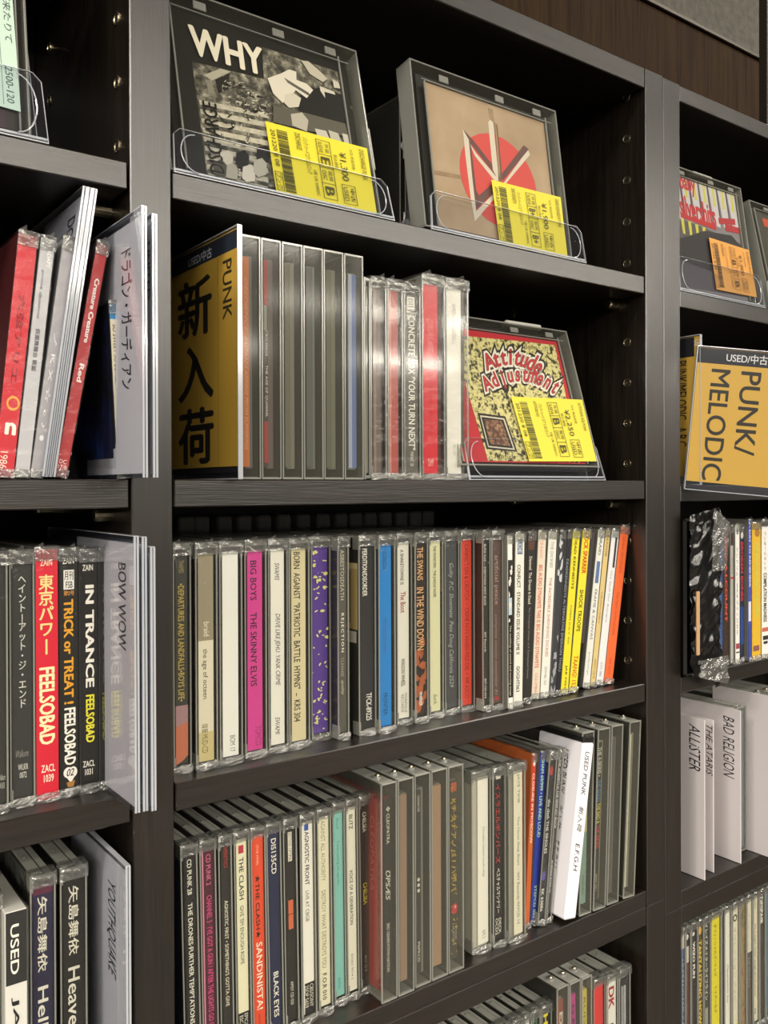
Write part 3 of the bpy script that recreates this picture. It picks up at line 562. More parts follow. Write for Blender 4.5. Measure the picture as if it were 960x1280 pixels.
# ------------------------------------------------------------------ middle bay, shelf 4 row
GB3 = 'upright disc cases on the fourth shelf of the middle bay'
def cab(tp, s='e8e2d0'): return tp
B3 = [
 ('jewel', 231, 252.5, -6, 14, 'black spined disc with white slab capitals, first at the left upright on the fourth shelf', dict(spine='1e1d1c', strip=(.3, .95), cover='30344c', leftside=[Rr('30344c', 0, 1, 0, 1)], es=[T_('CD PUNK 28', W_, .2, .62, .03, .20, 'd', 'b'), T_('THE DRONES·FURTHER TEMPTATIONS', W_, .2, .62, .24, .82, 'd', 'b'), Rr('d84030', 0, 1, .84, 1), T_('ANAGRAM', W_, .3, .7, .85, .98)])),
 ('jewel', 254, 274.5, -5, 14, 'dark maroon spined disc with pink lettering and a pink line along its edge', dict(spine='4c1a2c', strip=(.1, .95), cover='5c1c34', es=[Rr('d88aa4', .10, .2, 0, 1), T_('CD PUNK 2', 'd86a98', .4, .75, .03, .18, 'd', 'b'), T_('CHANNEL 3 · I\'VE GOT A GUN / AFTER THE LIGHTS GO OUT', 'd84a88', .4, .8, .23, .90, 'd', 'b')])),
 ('jewel', 276.5, 294, -4, 14, 'black spined disc with a small red word above cream lettering', dict(spine='2a2624', strip=(.25, .95), es=[T_('HERETICS', 'a83028', .3, .7, .02, .12, 'd', 'b'), T_('AGNOSTIC FIRST • SOMETHING\'S GOTTA GIVE', 'e0dcc8', .3, .7, .28, .80, 'd', 'b'), T_('OUT', 'd86030', .3, .7, .92, .97)])),
 ('jewel', 296, 316, -4, 14, 'cream spined disc headed by a small red square', dict(spine='eeeacc', strip=(.2, .86), es=[Rr('c03848', .22, .72, .03, .07), T_('THE CLASH', '30302a', .25, .7, .09, .30, 'd', 'b'), T_('GIVE \'EM ENOUGH ROPE', '38382f', .28, .66, .33, .62), Rr('1a1a18', 0, 1, .86, 1), T_('EPIC/SONY\nESCA 5404', 'e8e4d8', .1, .9, .87, .99)])),
 ('jewel', 317, 336, -4, 14, 'red-orange spined disc with black and cream lettering on the fourth shelf', dict(spine='e84e2c', strip=(.1, .9), es=[T_('(THE FINE)', 'f4c8a8', .35, .6, .05, .15), T_('★THE CLASH★', '2a1410', .3, .7, .20, .52, 'd', 'b'), T_('SANDINISTA!', 'f4ecd8', .3, .8, .54, .88, 'd', 'b'), T_('volume 2', '7a2a1a', .4, .6, .90, .97)])),
 ('jewel', 337.5, 356, -5, 14, 'navy blue spined disc with white sans capitals', dict(spine='1e2448', strip=(.15, .92), cover='1a2044', es=[T_('DIS135CD', W_, .3, .75, .04, .22, 'd', 'b'), T_('BLACK EYES', W_, .3, .75, .72, .95, 'd', 'b')])),
 ('jewel', 357.5, 375, -4, 14, 'black spined disc with a cream caption and an orange block at mid height', dict(spine='24221e', strip=(.2, .92), es=[Rr('e8e4d8', .3, .7, .03, .18), T_('BEYOND OPTIMA', '30302a', .35, .65, .035, .175), Rr('d06a48', .25, .75, .38, .53), Rr('7a3a28', .25, .75, .45, .455), T_('AMSY CD 020', 'e0dcd0', .35, .65, .80, .92)])),
 ('jewel', 377.5, 397, -3, 14, 'white spined disc headed by a small blue square', dict(spine='f0eee6', strip=(.2, .9), es=[Rr('2858b0', .22, .62, .01, .045), T_('AGNOSTIC FRONT', '24242a', .25, .65, .05, .33, 'd', 'b'), T_('LIVE AT CBGB', '44444a', .28, .6, .36, .52), Rr('1a1a18', .1, 1, .84, 1), T_('CBS/SONY\n25DP 5659', 'e8e4d8', .1, .9, .85, .97)])),
 ('jewel', 399, 417, -3, 15, 'cream spined disc with grey outlined capitals all down its length', dict(spine='e6e2c8', strip=(.15, .9), cover='cfc48e', leftside=[Rr('cfc48e', 0, 1, 0, 1)], es=[T_('AGAINST ALL AUTHORITY', '8a8878', .25, .65, .02, .34, 'd', ''), T_('DESTROY WHAT DESTROYS YOU', '807e6c', .25, .65, .39, .80, 'd', ''), T_('F.O.R 010', '24241c', .25, .65, .83, .97, 'd', 'b')])),
 ('jewel', 418.5, 434, -3, 18, 'pale teal spined disc', dict(spine='86c4bc', strip=(.1, .92), es=[T_('Snuf', '4a8a84', .35, .6, .04, .1), T_('Twice yelling his age list', '4a8c86', .35, .6, .16, .40), T_('AMY02', '4a8a84', .35, .6, .90, .96)])),
 ('jewel', 435, 450, -3, 18, 'cream spined disc with narrow serif capitals, right of the teal one', dict(spine='eceada', strip=(.12, .9), es=[T_('BLITZ', '30302a', .3, .7, .04, .12, 'd', 'b'), T_('VOICE OF A GENERATION', '4a4a40', .3, .65, .34, .64, 'd', 'b'), T_('DOJO 9014 2', '70706a', .3, .6, .80, .94)])),
 ('jewel', 451.5, 467, -3, 19, 'black spined disc with one white and one yellow word', dict(spine='2c2826', strip=(.15, .92), es=[T_('CHELSEA', W_, .3, .7, .05, .16, 'd', 'b'), T_('CHELSEA', 'e8d830', .3, .7, .44, .56, 'd', 'b'), T_('AHOY CD 31', 'b8b4aa', .35, .6, .84, .93)])),
 ('keeper', 477, 497, 0, 2, 'tall keeper whose left side shows a red booklet, holding a black spined disc', dict(tray='742328', cover='b02420', spine='242222', strip=(.25, 1.0), leftside=[Rr('b02824', 0, 1, 0, 1), Rr('7a1c20', .96, .98, 0, 1), T_('CLEOPATRA', 'd06a5c', .90, .93, .1, .5)], es=[T_('❖ CLEOPATRA', 'e8e4d8', .25, .75, .04, .24, 'd', 'b'), T_('ƱPSÆS', 'e8e4dc', .2, .75, .38, .54, 'd', 'bi'), T_('3RD GENERATION NATION', 'd8d4c8', .3, .65, .66, .92, 'd', 'b')])),
 ('keeper', 498, 518, 0, 2, 'tall keeper with a plain dusty brown spine, fourth shelf, second of the five', dict(tray='84796e', spine='a48a78', strip=(.15, .8))),
 ('keeper', 519, 539, 0, 3, 'tall keeper holding a dark spine with three white dots', dict(tray='84867e', spine='34332f', strip=(.0, .55), es=[T_('CASUALTIES', 'e0dcd0', .45, .8, .03, .12, 'd', 'b'), ('c', 'f0ece4', .6, .49, .22, .010), ('c', 'f0ece4', .6, .52, .22, .010), ('c', 'f0ece4', .6, .55, .22, .010), T_('PS/PKCD', 'e0dcd0', .4, .8, .83, .94, 'd', 'b')])),
 ('keeper', 540, 560, 0, 3, 'tall keeper with a plain pinkish brown spine, left of the red and yellow graffiti one', dict(tray='84766b', spine='b8967a', strip=(.05, .85))),
 ('keeper', 561, 580, 0, 3, 'tall keeper whose dark spine bears yellow graffiti and a red ball', dict(tray='6e6b63', spine='4a463c', strip=(.2, .85), es=[Rr('c85a2c', .1, .9, .01, .06)]+scrib('d0b040', 40, 31, .14)+[T_('Kチタナアノパ / ハポパ', 'd8b848', .1, .8, .10, .62, 'd', 'b'), ('c', 'd83840', .5, .72, .42, .03), ('c', 'f0a8a8', .6, .71, .14, .01), T_('DISK\nUNION', 'c8c0b0', .2, .8, .80, .92)])),
 ('jewel', 590, 614.5, 0, 11, 'thick clear case with a white spine and a printed grey left side', dict(tray='b8b4a8', cover='c4c0b2', spine='f0eee4', strip=(.38, .92), leftside=[Rr('bab6a8', 0, 1, 0, 1)]+[Rr('8a8478', .80, .80+rnd.uniform(.05, .14), .1+.018*k, .106+.018*k) for k in range(22)], es=[T_('Cloudia\'s lament hook whip', '8a887c', .4, .7, .30, .60), T_('KPS 2', '8a887c', .4, .7, .92, .97)])),
 ('jewel', 616, 633, 0, 9, 'black spined disc with tall red katakana', dict(spine='1c1b1a', strip=(.15, .9), es=[Rr('d8d4c8', .25, .75, .01, .03), T_('イスラエルボンバーズ', 'b83430', .2, .7, .06, .54, 'd', 'b'), T_('ベスチャルマシナリー', 'dcd8cc', .25, .65, .57, .84, 'd', 'b'), T_('DECK\nOCD2', 'dcd8cc', .15, .75, .87, .97, 'd', 'b')])),
 ('jewel', 634, 657.5, 0, 6, 'cream spined clear case right of the black one with red katakana', dict(tray='8a887c', cover='a8a698', spine='e4e0ca', strip=(.38, .9), es=[T_('JAYE TIME', '8a8878', .35, .7, .02, .20, 'd', 'b'), T_('The Hour Step Boys', '8a8878', .35, .65, .28, .58, 'd', 'b'), T_('WV Records WVCD 14', '8a8878', .35, .65, .62, .94, 'd', 'b')])),
 ('sleeve', 656, 662, 9, 16, 'leaning disc with a red to orange spine and a white flower mark', dict(cover='c4602c', body='b86030', h=.125, leftside=[Rr('c86a38', 0, 1, 0, 1)], es=[Rr('c03c28', 0, 1, 0, .4), ('c', 'f0e8dc', .6, .05, .25, .02), T_('CLOSURE IN MOSCOW', 'f0e0d0', .3, .8, .11, .52, 'd', 'b')])),
 ('sleeve', 662.6, 671, 13, 16, 'royal blue spined leaning disc with pale green lettering', dict(cover='2c3c9c', h=.125, es=[T_('SHAM 69/999 • LIVE AND LOUD', 'b8e0b0', .25, .75, .04, .50, 'd', 'b'), T_('STEPCD 065', 'b8e0b0', .3, .7, .78, .97, 'd', 'b')])),
 ('jewel', 672, 682, 16, 12, 'dark spined leaning disc with a red blot, right of the royal blue one', dict(spine='2c2c2e', strip=(.1, .95), es=[('c', 'a83838', .5, .08, .3, .03), T_('the clash THE SINGLES', 'dcdcd8', .3, .7, .26, .60, 'd', 'b'), ('c', '5a50a0', .5, .74, .3, .03), T_('EK 63886', 'e8e8e4', .3, .7, .82, .96, 'd', 'b')])),
 ('jewel', 682.8, 689.5, 17, 12, 'slim black spined leaning disc touching the white divider box', dict(spine='1c1c20', strip=(.1, .95), es=[T_('THE ADVERTS IS THE SIMPLEST BOOK', 'd8d8dc', .3, .8, .02, .46, 'd', 'b'), T_('RUFFIAN ROW-10', 'd0d0d4', .3, .7, .66, .86, 'd', 'b')])),
 ('keeper', 724, 739, 4, 3, 'tall keeper just right of the white divider box, with a teal spine', dict(tray='81978f', spine='8cb4a8', strip=(.15, .85), es=[Rr('d8cca0', 0, 1, .25, .55), T_('AFGHAN', '5a7a70', .3, .7, .82, .94)])),
 ('keeper', 741.5, 757, 6, 2, 'tall keeper whose black spine carries white, blue, yellow and red words', dict(tray='979174', spine='242422', strip=(.1, .62), es=[T_('THE 4-SKINS •', 'e8e8e0', .2, .9, .03, .22, 'd', 'b'), T_('THE GOOD', '3c90d0', .2, .9, .24, .38, 'd', 'b'), T_('THE BAD &', 'e8d840', .2, .9, .39, .52, 'd', 'b'), T_('THE 4SKINS', 'd84040', .2, .9, .53, .68, 'd', 'b'), T_('AHOY CD 1', 'd0d0c8', .3, .7, .84, .95)])),
 ('keeper', 758.5, 773, 6, 2, 'tall keeper with plain dark grey contents, second from the right end of its row', dict(tray='6e6e6e', spine='5c5c5e', strip=(.1, .6))),
 ('keeper', 779, 793, 8, 1, 'tall keeper with a slanted cream spine, right end of the fourth shelf', dict(tray='848474', spine='ece8d4', strip=(.0, .42), es=[T_('LIVE AT THE MATRIX ON THURSDAY', '9a968a', .4, .7, .1, .9)])),
]
row(B3, GB3, SH[4][0], 1110, 1250)
# white divider box
p = at(712, 1150, 2, SH[4][0]); q = at(729.5, 1151, 2, SH[4][0]); yb = .001
xa, xb = at(706, 1150, 1, yb)[0], at(724, 1150, 1, yb)[0]
lean = math.atan2(at(728, 975, 1, yb)[0]-xa, .118)
t = thing('divider_box', 'white glossy divider block with italic black lettering on two faces', 'divider', (xa, yb, SH[4][0]+.001+(xb-xa)*math.sin(lean)), (0, lean, 0))
wB = .0125
q = MB(); q.box(0, wB, 0, .045, 0, .128, paper('eceaf0', .3), .0012); link('card_body', q.mesh('card_body'), t)
q = MB(); q.box(.0002, wB-.0002, .0003, .100, .128, .1325, '1c1c1a', .0006); link('black_cap', q.mesh('black_cap'), t)
q = MB(); elems(q, lambda a, b, o: (wB*a, -o, .128*(1-b)), [T_('USED PUNK', '1c1c1e', .25, .62, .05, .30, 'd', 'i'), T_('新入荷', '1c1c1e', .2, .62, .36, .51, 'd', 'i'), T_('E.F.G.H', '1c1c1e', .25, .62, .57, .73, 'd', 'i')]); link('lettering', q.mesh('lettering', False), t)
q = MB(); elems(q, lambda a, b, o: (-o, .040*(1-a), .128*(1-b)), [T_('USED PUNK', '1c1c1e', .5, .68, .06, .32, 'd', 'i'), T_('新入荷', '1c1c1e', .48, .68, .38, .52, 'd', 'i'), T_('E.F.G.H', '1c1c1e', .5, .68, .58, .74, 'd', 'i')]); link('lettering', q.mesh('lettering', False), t)

# ------------------------------------------------------------------ middle bay, lower cabinet row
GB4 = 'disc cases in the lower cabinet of the middle bay'
ZL = ZSEAM-.0150-.1573
greys = ['6c6a60', '8a8878', '5c6068', 'a09a84', '6a7078', '9a9680']
B4 = []
lbl = ['first', 'second', 'third', 'fourth', 'fifth', 'sixth']
for i, x in enumerate((545, 561, 577, 593, 609, 625)):
    B4.append(('jewel', x, x+15, 0, 12, 'clear case showing only its top, %s from the left in the bottom row' % lbl[i], dict(spine=greys[i], tray=greys[(i+2) % 6])))
B4 += [
 ('jewel', 641, 654, 0, 12, 'light blue spined disc in the bottom row', dict(spine='7cacd4')),
 ('jewel', 655, 665, 0, 12, 'white and navy spined disc in the bottom row', dict(spine='e8e8ec', es=[Rr('28306c', .3, .9, .05, 1)])),
 ('jewel', 666, 676, 0, 12, 'black spined disc with green lettering in the bottom row', dict(spine='1c2420', es=[T_('The Germs', '4c9a4c', .3, .7, .02, .25, 'd', 'b')])),
 ('jewel', 677, 690, 0, 12, 'black spined disc with bold yellow capitals in the bottom row', dict(spine='1c1a16', es=[T_('HAVOC', 'e8dc30', .2, .8, .02, .4, 'd', 'B')])),
 ('keeper', 693, 711, 0, 7, 'tall keeper with a brick red spine in the bottom row', dict(spine='9c4a3c', tray='998479', strip=(.1, .9), es=[T_('EXTREME', 'f0ece0', .35, .85, .08, .5, 'd', 'B')])),
 ('keeper', 712, 726, 0, 6, 'tall keeper with a magenta spine in the bottom row', dict(spine='d03aa0', tray='844e74', strip=(.1, .9), es=[T_('G.B.♥H', '5a1048', .25, .85, .06, .42, 'd', 'B')])),
 ('keeper', 727, 740, 0, 5, 'tall keeper with a yellow spine in the bottom row', dict(spine='e0d050', tray='c2ba5e', strip=(.1, .9), es=[T_('RUDE! THE PEOPLE', '6a6018', .35, .7, .05, .8)])),
 ('jewel', 742, 757, 0, 12, 'bright red spined disc in the bottom row', dict(spine='dc3030', tray='6c1818', strip=(.1, .9), es=[T_('VIRUS', 'f4e8e0', .4, .8, .3, .7, 'd', 'b')])),
 ('jewel', 759, 773, 0, 10, 'white spined disc with black and red lettering in the bottom row', dict(spine='e8e6e0', strip=(.05, .9), es=[T_('DK', 'a02830', .2, .8, .05, .2, 'd', 'B'), T_('PUNK', '30302c', .1, .7, .3, .7, 'd', 'b')])),
 ('jewel', 774, 788, 0, 9, 'black spined disc with a white barcode at the right end of the bottom row', dict(spine='24242a', strip=(.05, .95), es=[Rr('c8c8d0', .3, .38, .08, .36), Rr('c8c8d0', .45, .5, .08, .36), Rr('c8c8d0', .58, .7, .08, .36), Rr('e0c830', .1, .8, .66, .9)])),
]
row(B4, GB4, ZL, 1240, 1280)

# ------------------------------------------------------------------ left bay, shelf 3 row
GA2 = 'upright disc cases on the third shelf of the left bay'
A2 = [
 ('jewel', -9, 11.5, 0, 13, 'black spined disc cut by the left edge of the photograph, third shelf', dict(spine='2c2c2c', strip=(.1, .93), es=[T_('Walkure\nWLKR', 'c8c8c4', .4, .9, .88, .94, 'h')])),
 ('jewel', 13, 45, 0, 16, 'charcoal spined disc with white stacked katakana', dict(spine='333436', strip=(.08, .93), wrap=True, es=[T_('ヘ\nイ\nン\nト\n|\nア\nッ\nト\n・\nジ\n・\nエ\nン\nド', 'e8e8e4', .35, .72, .06, .62, 'h', 'b'), T_('Walkure', '9c9c98', .2, .8, .80, .83, 'h', 'i'), T_('WLKR\n0072', 'e0e0dc', .3, .78, .86, .92, 'h', 'b')])),
 ('sleeve', 45.5, 74.5, 0, 16, 'scarlet spined disc with cream kanji, third shelf of the left bay', dict(cover='d42438', h=.126, es=[T_('ZAIN', 'f0dcc0', .2, .75, .04, .065, 'h', 'b'), T_('東\n京\nパ\nワ\n|', 'ecd890', .12, .82, .10, .42, 'h', 'B'), T_('FEELSOBAD', 'f0e6b4', .12, .85, .47, .78, 'd', 'B'), T_('ZACL\n1039', 'f4ecd8', .2, .85, .86, .93, 'h', 'b')])),
 ('sleeve', 75.5, 99.5, 0, 17, 'black spined disc with orange and white lettering and a heart badge', dict(cover='23221f', h=.125, es=[T_('ZAIN', W_, .15, .8, .03, .055, 'h', 'b'), Rr('e8e6e0', .2, .8, .08, .16), T_('月刊\nFSB', '24221f', .24, .76, .085, .155, 'h', 'b'), T_('第2号', 'd89040', .2, .8, .165, .185, 'h', 'b'), T_('TRICK or TREAT !', 'e0a030', .2, .75, .20, .63, 'd', 'B'), T_('FEELSOBAD', W_, .2, .85, .645, .88, 'd', 'B'), ('c', 'f0ece4', .42, .91, .28, .022), ('c', 'f0ece4', .68, .91, .24, .022), ('p', 'f0ece4', [(.2, .915), (.9, .915), (.55, .955)]), T_('02', '1c1a18', .32, .75, .895, .925, 'h', 'bi'), ('p', 'a87840', [(.3, .95), (.8, .945), (.7, .97), (.4, .97)]), Rr('e8e4dc', .2, .85, .975, .985)])),
 ('sleeve', 100.5, 124, 0, 17, 'black spined disc with white capitals above yellow ones', dict(cover='201f1e', h=.124, es=[T_('ZAIN', W_, .15, .75, .055, .08, 'h', 'b'), T_('IN TRANCE', W_, .3, .8, .14, .57, 'd', 'B'), T_('FEELSOBAD', 'e8e03c', .3, .8, .60, .80, 'd', 'B'), T_('ZACL\n1031', W_, .12, .8, .875, .935, 'h', 'b')])),
 ('sleeve', 125, 132, 0, 17, 'thin black spined disc squeezed before the brown-red one', dict(cover='1c1b1b', h=.124, es=[T_('IN TRANCE', '6a6a68', .4, .8, .14, .56, 'd', 'B'), T_('FEELSOBAD', '8a882c', .3, .8, .60, .80, 'd', 'B')])),  # dim ghost of the neighbour's lettering, its reflection painted on this spine
 ('jewel', 133, 152, 0, 13, 'brown-red to grey spined disc lettered upwards, beside the white divider cards', dict(spine='6c5250', strip=(.02, .95), es=[Rr('8a4c40', 0, 1, 0, .10), T_('NP-373-22', 'b8aca4', .3, .7, .12, .34, 'u', ''), T_('HATE BEYOND  STRANGLED EXISTENCE', 'b0a49c', .3, .7, .42, 1.0, 'u', '')])),
]
row(A2, GA2, SH[3][0], 850, 990)

# left bay, lowest visible row
GA3 = 'disc cases on the fourth shelf of the left bay'
ZA4 = SH[4][0]-.0
def zt(x, y, Y): return at(x, y, 1, Y)[2]
A3 = [
 ('jewel', -14, 4, 0, 12, 'disc case cut by the left edge on the fourth shelf', dict(spine='2c2a28')),
 ('jewel', 38.5, 71, 0, 12, 'indigo spined disc with white kanji and slab letters', dict(spine='1e1c40', strip=(.1, .93), h=.1298, es=[])),
 ('jewel', 76, 110, 0, 12, 'black spined disc with white kanji and slab letters, left of the tall card', dict(spine='181716', strip=(.1, .93), h=.1298, es=[])),
]
A3[1][6]['es'] = [Rr('5c2040', 0, 1, 0, .04), T_('矢島舞依', W_, .25, .72, .05, .36, 'd', 'b'), T_('Hell on Earth', W_, .25, .75, .42, 1.0, 'd', 'b')]
A3[2][6]['es'] = [T_('矢島舞依', W_, .28, .75, .04, .33, 'd', 'b'), T_('Heaven I Know', W_, .25, .78, .38, 1.0, 'd', 'b')]
row(A3, GA3, SH[4][0], 1180, 1280)
xa, xb = at(6, 1280, 1, .004)[0], at(37, 1280, 1, .004)[0]; ztop = at(20, 1137, 1, .004)[2]
t = thing('divider_case', 'clear divider case lettered in white on black and black on white, left bay bottom', 'divider', (xa, .004, SH[4][0]+.0003))
hD = ztop-SH[4][0]-.0003; wD = xb-xa
q = MB(); q.box(.0006, wD-.0006, .0010, .10, .001, hD-.001, 'dcdad4', .0004); link('insert', q.mesh('insert'), t)
q = MB(); q.box(0, wD, 0, .12, 0, hD, M_CLEAR, .0006); link('case_shell', q.mesh('case_shell'), t)
q = MB(); elems(q, lambda a, b, o: (.0008+(wD-.0016)*a, .0009-o, hD*(1-b)), [Rr('2c2c2c', 0, 1, .01, .30), T_('USED', W_, .22, .62, .06, .26, 'd', 'b'), T_('JAPANESE', '1c1c1c', .25, .62, .35, .95, 'd', 'b')]); link('lettering', q.mesh('lettering', False), t)

# ------------------------------------------------------------------ divider cards (stand edge-on and stick out of the shelf)
def divider(label, X, Yf, Yb, z0, z1, es, sheet=.007, card='d2d0d4', tilt=0, group=None, slope=0, Yfa=None, name='divider_card'):
    Yf0 = Yf if Yfa is None else Yfa
    t = thing(name, label, 'divider', (X, Yf0, z0), (0, tilt, 0), group); h = z1-z0; d = Yb-Yf0
    q = MB(); q.box(-.0003, .0002, .0010, d*.62, .002, h-.0035, paper(card, .4)); link('card', q.mesh('card'), t)
    q = MB(); q.box(-.0013, -.0005, 0, d, 0, h, M_ACRYL); q.box(.0004, .0012, 0, d, 0, h, M_ACRYL)
    link('acrylic_sheet', q.mesh('acrylic_sheet'), t)
    q = MB(); q.box(-.0013, -.0003, -.0004, .0003, 0, h, M_ACEDGE); q.box(.0002, .0012, -.0004, .0003, 0, h, M_ACEDGE)
    q.box(-.0013, .0012, 0, d, h, h+.0004, M_ACEDGE); link('acrylic_rim', q.mesh('acrylic_rim'), t)
    if es:
        q = MB(); elems(q, lambda a, b, o: (-.0004-o*.6, .0012+.040*(1-a), .002+(h-.0055)*(1-b)), es); link('lettering', q.mesh('lettering', False), t)
    return t
def zz(x, y, X): return at(x, y, 0, X)
DV = 'white lettered divider cards of the left bay'
pT, pB = at(180, 258, 0, .158), at(180, 590, 0, .158)
divider('grey-white divider card with large katakana, sticking out over the left upright', .158, pT[1], .10, SH[2][0]+.0005, pT[2],
    [T_('ドラゴン・ガーディアン', '24242c', .28, .66, .10, .66, 'd', 'b')], card='d2d0d4', group=DV)
pT, pB = at(193, 268, 0, .1632), at(193, 612, 0, .1632)
divider('slim divider card just right of the katakana one, its lettering half hidden', .1632, pT[1], .10, SH[2][0]+.0005, pT[2],
    [T_('UNITED', '24242c', .75, .92, .07, .30, 'd', 'b')], card='dcd8dc', group=DV)
for i, (x, dx, lb, es) in enumerate(((108, 0, 'leftmost of the three leaning divider cards, bearing dark lettering near its top', [T_('DOLL', '2a2a34', .5, .8, .06, .2, 'd', 'b')]),
                      (114, 1, 'middle one of the three leaning blank divider cards', []), (120, 2, 'rightmost of the three leaning divider cards, against the red leaning spine', []))):
    # they lean with the discs: foot further left
    Xf, Xt = at(56+i*5, 598, 1, .001)[0], at(x, 252, 1, .001)[0]
    divider(lb, Xf, .0012, .11, SH[2][0]+.0012, SH[2][0]+.146, es, tilt=math.atan2(Xt-Xf, .146), card='d4d4da', group=DV)
pT = at(172, 671, 0, .1580)
divider('divider card with two short dark words beside the brown-red spine, third shelf', .1560, -.028, .115, SH[3][0]+.0005, at(172, 671, 0, .156)[2],
    [T_('BОW WOW', '2c2c30', .45, .72, .08, .42, 'd', 'b')], card='c4c0c4', group=DV)
divider('blank white divider card, the middle of the third shelf bundle', .1600, -.028, .105, SH[3][0]+.0005, at(182, 672, 0, .160)[2], [], card='dcdae0', group=DV)
divider('blank divider card nearest the left upright in the third shelf bundle', .1634, -.030, .100, SH[3][0]+.0005, at(190, 684, 0, .1634)[2], [], card='d0ccd4', group=DV)
pT = at(160, 1083, 0, .1535)
divider('tall divider card with thin italic capitals on the fourth shelf', .1535, pT[1], .12, SH[4][0]+.0005, pT[2], [T_('YOUTHQUAKE', '28282c', .30, .62, .09, .45, 'd', 'i')], card='c8c6ca', group=DV)

# yellow genre sign (middle bay)
Xs = .2228
pT, pB = at(299.5, 281, 0, Xs), at(304, 604, 0, Xs)
zb, zt_ = SH[2][0]+.0004, min(pT[2], SH[1][1]-.0008)
def sign(label, o, ex, ez, W, Hh, es, body='e8b844'):
    """o: top-left corner as seen, ex: along the width, ez: down"""
    o, ex, ez = Vector(o), Vector(ex).normalized(), Vector(ez).normalized(); n = (-ez).cross(ex).normalized()      # points away from the viewer
    t = thing('genre_sign', label, 'sign', tuple(o+ez*Hh))
    M = Matrix((( *[ex[0], n[0], -ez[0]],), ( *[ex[1], n[1], -ez[1]],), ( *[ex[2], n[2], -ez[2]],))); t.rotation_euler = M.to_euler()
    # local: x along the width, y away from the viewer, z up
    q = MB(); q.box(.0010, W-.0010, -.0003, .0001, .0070, Hh-.0010, paper(body, .35)); link('printed_card', q.mesh('printed_card'), t)
    q = MB(); q.box(0, W, .0003, .0013, 0, Hh, M_ACRYL, .0003); q.box(0, W, -.0015, -.0005, 0, Hh, M_ACRYL, .0003); link('acrylic_sheet', q.mesh('acrylic_sheet'), t)
    q = MB(); q.box(-.0003, .0003, -.0015, .0013, 0, Hh, M_ACEDGE); q.box(W-.0003, W+.0003, -.0015, .0013, 0, Hh, M_ACEDGE); q.box(0, W, -.0015, .0013, -.0003, .0004, M_ACEDGE); q.box(0, W, -.0015, .0013, Hh-.0004, Hh+.0002, M_ACEDGE)
    link('acrylic_rim', q.mesh('acrylic_rim'), t)
    q = MB(); elems(q, lambda a, b, f: (W*a, -.00032-f*.3, Hh*(1-b)), es); link('lettering', q.mesh('lettering', False), t)
    return t
Ys = pT[1]; Wsg = .100
sign('yellow genre sign with large black kanji, at the left of the second shelf', (Xs, Ys+Wsg, zt_), (0, -1, 0), (0, 0, -1), Wsg, zt_-zb,
    [Rr('2c323c', .01, .99, .012, .085), T_('USED/中古', 'e8e8ea', .34, .66, .030, .075, 'h', 'b'),
     T_('新', '201c10', .18, .66, .13, .385, 'h', 'k'), T_('入', '201c10', .18, .68, .42, .66, 'h', 'k'), T_('荷', '201c10', .18, .68, .69, .935, 'h', 'k'),
     Rr('7a5c18', .735, .739, .09, .955), T_('PUNK', '3a3014', .80, .91, .115, .355, 'd', 'b'), Rr('241e20', .01, .99, .955, .975)])
# right bay sign
a_ = math.radians(-38)
P0 = np.array([.634, -.0035, Z0]); dirx = np.array([math.cos(a_), math.sin(a_), 0.0]); nn = np.array([dirx[1], -dirx[0], 0.0])
TL, BL, TR, BR = [onplane(x, y, P0, nn) for x, y in ((872, 432), (855, 611), (960, 429), (960, 626))]
exv = (BR-BL); ezv = BL-TL; hgt = np.linalg.norm(ezv); exv = exv/np.linalg.norm(exv); ezn = ezv/hgt
exv = exv-ezn*np.dot(exv, ezn); exv /= np.linalg.norm(exv)
wdt = np.linalg.norm(BR-BL)*1.35
sign('large yellow genre sign with black capitals, hanging tilted over the right bay', TL, exv, ezn, wdt, hgt,
    [Rr('1c1a1e', .01, .99, .01, .115), T_('USED/中古', 'e0dcd8', .26, .62, .030, .095, 'h', 'b'),
     T_('PUNK/', '2a2410', .40, .58, .15, .73, 'd', 'b'), T_('MELODIC', '2a2410', .14, .31, .15, .925, 'd', 'b'), Rr('241e20', .01, .99, .965, .985)], 'd6a840')
pT, pB = at(876, 418, 0, .6420), at(872, 612, 0, .6420)
sign('narrow yellow sign behind the large one, its column of capitals ending in three letters', (.6420, pT[1]+.060, pT[2]), (0, -1, 0), (0, 0, -1), .060, pT[2]-(ZZ(.0010)+.0005),
    [Rr('1c1a1e', .01, .9, .01, .14), T_('US', 'e0dcd8', .90, .99, .03, .07, 'd', 'b'), T_('PUNK/MELODIC   A.B.C', '2a2410', .60, .78, .16, .74, 'd', 'b')], 'd6a840')

